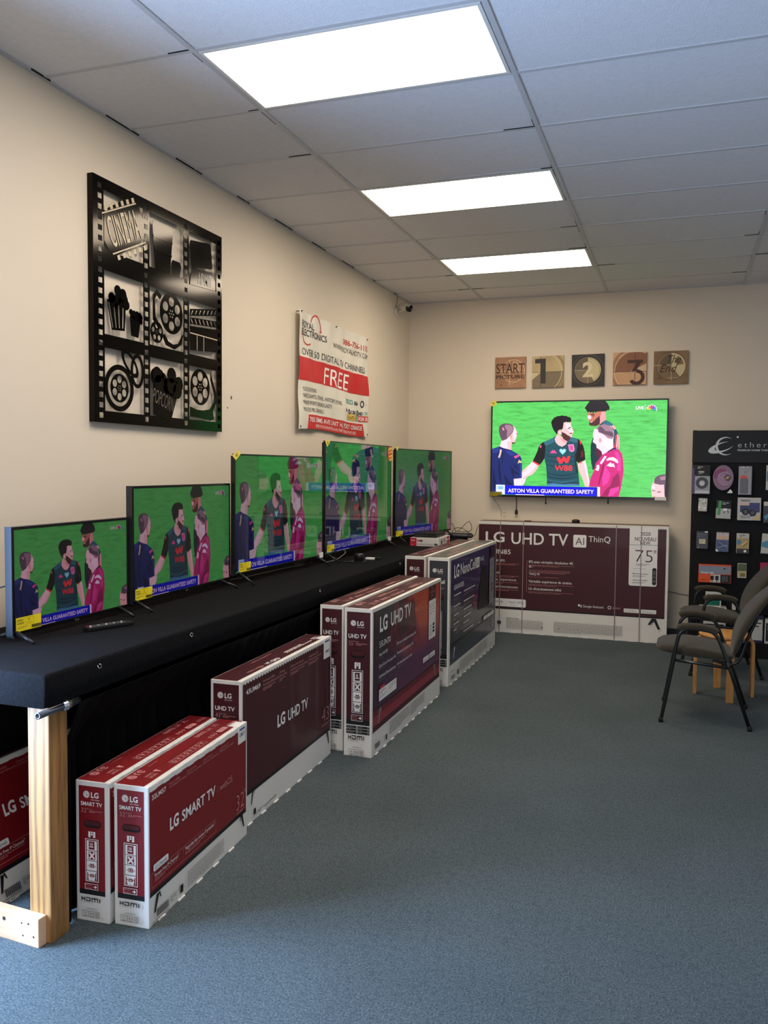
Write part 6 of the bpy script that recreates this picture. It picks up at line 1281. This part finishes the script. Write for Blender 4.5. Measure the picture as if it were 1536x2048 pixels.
# ------------------------------------------------------------------ chairs
M_fab = mat('chair_fabric', (60, 53, 41), .95, spec=.08, bump=.6, bscale=320, var=.18, vscale=90, sheen=.2); M_tube = mat('chair_tube_black', (16, 16, 17), .3, spec=.6); M_tip = mat('rubber_tip', (12, 12, 12), .7)
def smooth(pts, n=6):
    P = [Vector(p) for p in pts]; P = [P[0]]+P+[P[-1]]; q = []
    for i in range(1, len(P)-2):
        for k in range(n): t_ = k/n; q.append(.5*((2*P[i])+(-P[i-1]+P[i+1])*t_+(2*P[i-1]-5*P[i]+4*P[i+1]-P[i+2])*t_*t_+(-P[i-1]+3*P[i]-3*P[i+1]+P[i+2])*t_**3))
    q.append(P[-2]); return q
def pad(mb, sec, prof, n=20, m=24):
    """sec: centre line (x,z) points; width and thickness at each"""
    vs = []; fs = []
    for (x, z, nx_, nz_, w_, th, pw) in prof:
        for k in range(m):
            an = 2*math.pi*k/m; ca, sa = math.cos(an), math.sin(an); e = 2/pw
            yy = w_*(abs(ca)**e)*(1 if ca >= 0 else -1); tt = th*(abs(sa)**e)*(1 if sa >= 0 else -1); vs.append((x+nx_*tt, yy, z+nz_*tt))
    L_ = len(prof)
    for i in range(L_-1):
        for k in range(m): fs.append([i*m+k, i*m+(k+1) % m, (i+1)*m+(k+1) % m, (i+1)*m+k])
    fs += [list(range(m))[::-1], [(L_-1)*m+k for k in range(m)]]
    return mb.add(vs, fs, 0, True)
def chair(label, loc, rz):
    # local: seat faces -x, near side at -y; origin on the floor under the front near foot line centre
    t = thing('armchair', label, 'chair', loc, rz, 'armchairs by the rack')
    seat = MB(); pr = []
    for k in range(17):
        f = k/16; x = -.045+.475*f; e = math.sin(math.pi*min(1, max(0, f)))**.45 if 0 < f < 1 else 0; z = .462-.035*f+.012*math.sin(math.pi*f)
        pr.append((x, z, 0, 1, .235*(.62+.38*e) if 0 < f < 1 else .13, (.044*(.25+.75*e)), 3.2))
    pad(seat, None, pr).build('seat', M_fab, t)
    bk = MB(); pr = []
    for k in range(19):
        f = k/18; e = math.sin(math.pi*f)**.5 if 0 < f < 1 else 0; x = .425+.165*f+.075*f*f-.03*math.sin(math.pi*f); z = .43+.455*f
        tn = Vector((.24, .455)).normalized(); pr.append((x, z, -tn.y, tn.x, .225*(.45+.55*e), .034*(.2+.8*e), 2.8))
    pad(bk, None, pr).build('backrest', M_fab, t)
    for s in (-1, 1):
        y = s*.265
        af = MB().tube(smooth([(0, y, .012), (.06, y, .36), (.085, y, .52), (.105, y, .585), (.155, y, .615), (.27, y, .61), (.315, y, .585), (.345, y, .53), (.40, y, .385)]), .0115, 0, 12); af = af.build('arm_frame', M_tube, t)
        rl = MB().tube([(.385, y, .42), (.40, y, .385), (.525, y, .012)], .0115, 0, 12).build('rear_leg', M_tube, t)
        MB().tube(smooth([(.09, y, .612), (.12, y, .628), (.20, y, .633), (.29, y, .622), (.325, y, .600)]), [.013]+[.021]*23+[.013], 0, 14, flat=1.25).build('armrest', M_fab, af)
        for x, pp in ((0, af), (.525, rl)): MB().lathe([(.0, 0), (.0145, 0), (.0145, .028), (.0118, .032)], (x, y, 0), 0, 14).build('rubber_foot', M_tip, pp)
    fr_ = MB(); 
    for s in (-1, 1): fr_.tube([(.065, s*.265, .41), (.40, s*.265, .385)], .010, 0, 10); 
    fr_.build('seat_rails', M_tube, t)
    cb_ = MB(); cb_.tube([(.07, -.265, .405), (.07, .265, .405)], .009, 0, 10); cb_.build('front_crossbar', M_tube, t)
    MB().tube([(.385, -.265, .392), (.385, .265, .392)], .009, 0, 10).build('rear_crossbar', M_tube, t)
    for s in (-1, 1): MB().tube(smooth([(.30, s*.15, .405), (.40, s*.15, .385), (.46, s*.15, .42), (.505, s*.15, .56), (.56, s*.15, .70)]), .010, 0, 10).build('back_support', M_tube, t)
    return t
chair('grey-brown padded armchair with black tube frame standing nearest the viewer at the right', (2.644, -2.595, 0), R(-1))
c2 = chair('far grey-brown padded armchair with black tube frame in front of the accessory rack', (2.80, -1.225, 0), R(6.4))
# bentwood stool
M_bent = wood_mat('birch_wood', (206, 146, 78), (180, 118, 58), scale=(3, 3, 3), wscale=2, rough=.4)
st_ = thing('wooden_stool', 'round pale wood stool with four bent legs behind the nearest armchair', 'stool', (3.046, -2.01, 0), R(0))
MB().lathe([(0, .428), (.165, .428), (.172, .433), (.175, .440), (.172, .449), (.165, .452), (0, .452)], (0, 0, 0), 0, 48).build('stool_top', M_bent, st_)
for (x, y) in ((-.204, -.017), (.035, -.220), (-.035, .208), (.203, .027)):
    d_ = Vector((x, y, 0)); L_ = d_.length; d_.normalize(); pv = Vector((-d_.y, d_.x, 0)); b = MB(); path = [(L_, 0), (L_, .36), (L_-.004, .392), (L_-.018, .415), (L_-.045, .426), (.07, .427)]
    vs = []
    for i, (r_, z) in enumerate(path):
        if i < 2: n2 = Vector((-1, 0))
        else:
            tdir = Vector((path[min(i+1, 5)][0]-path[i-1][0], path[min(i+1, 5)][1]-path[i-1][1])).normalized(); n2 = Vector((-tdir.y, tdir.x))
        for (w_, s_) in ((-.024, 0), (.024, 0), (.024, 1), (-.024, 1)):
            rr_ = r_+n2.x*.022*s_; zz = z+n2.y*.022*s_; p = d_*rr_+pv*w_; vs.append((p.x, p.y, max(0, min(zz, .4275))))
    fs = []
    for i in range(5):
        for k in range(4): fs.append([i*4+k, i*4+(k+1) % 4, (i+1)*4+(k+1) % 4, (i+1)*4+k])
    fs += [[3, 2, 1, 0], [20, 21, 22, 23]]; b.add(vs, fs, 0).build('leg', M_bent, st_, bevel=.002)
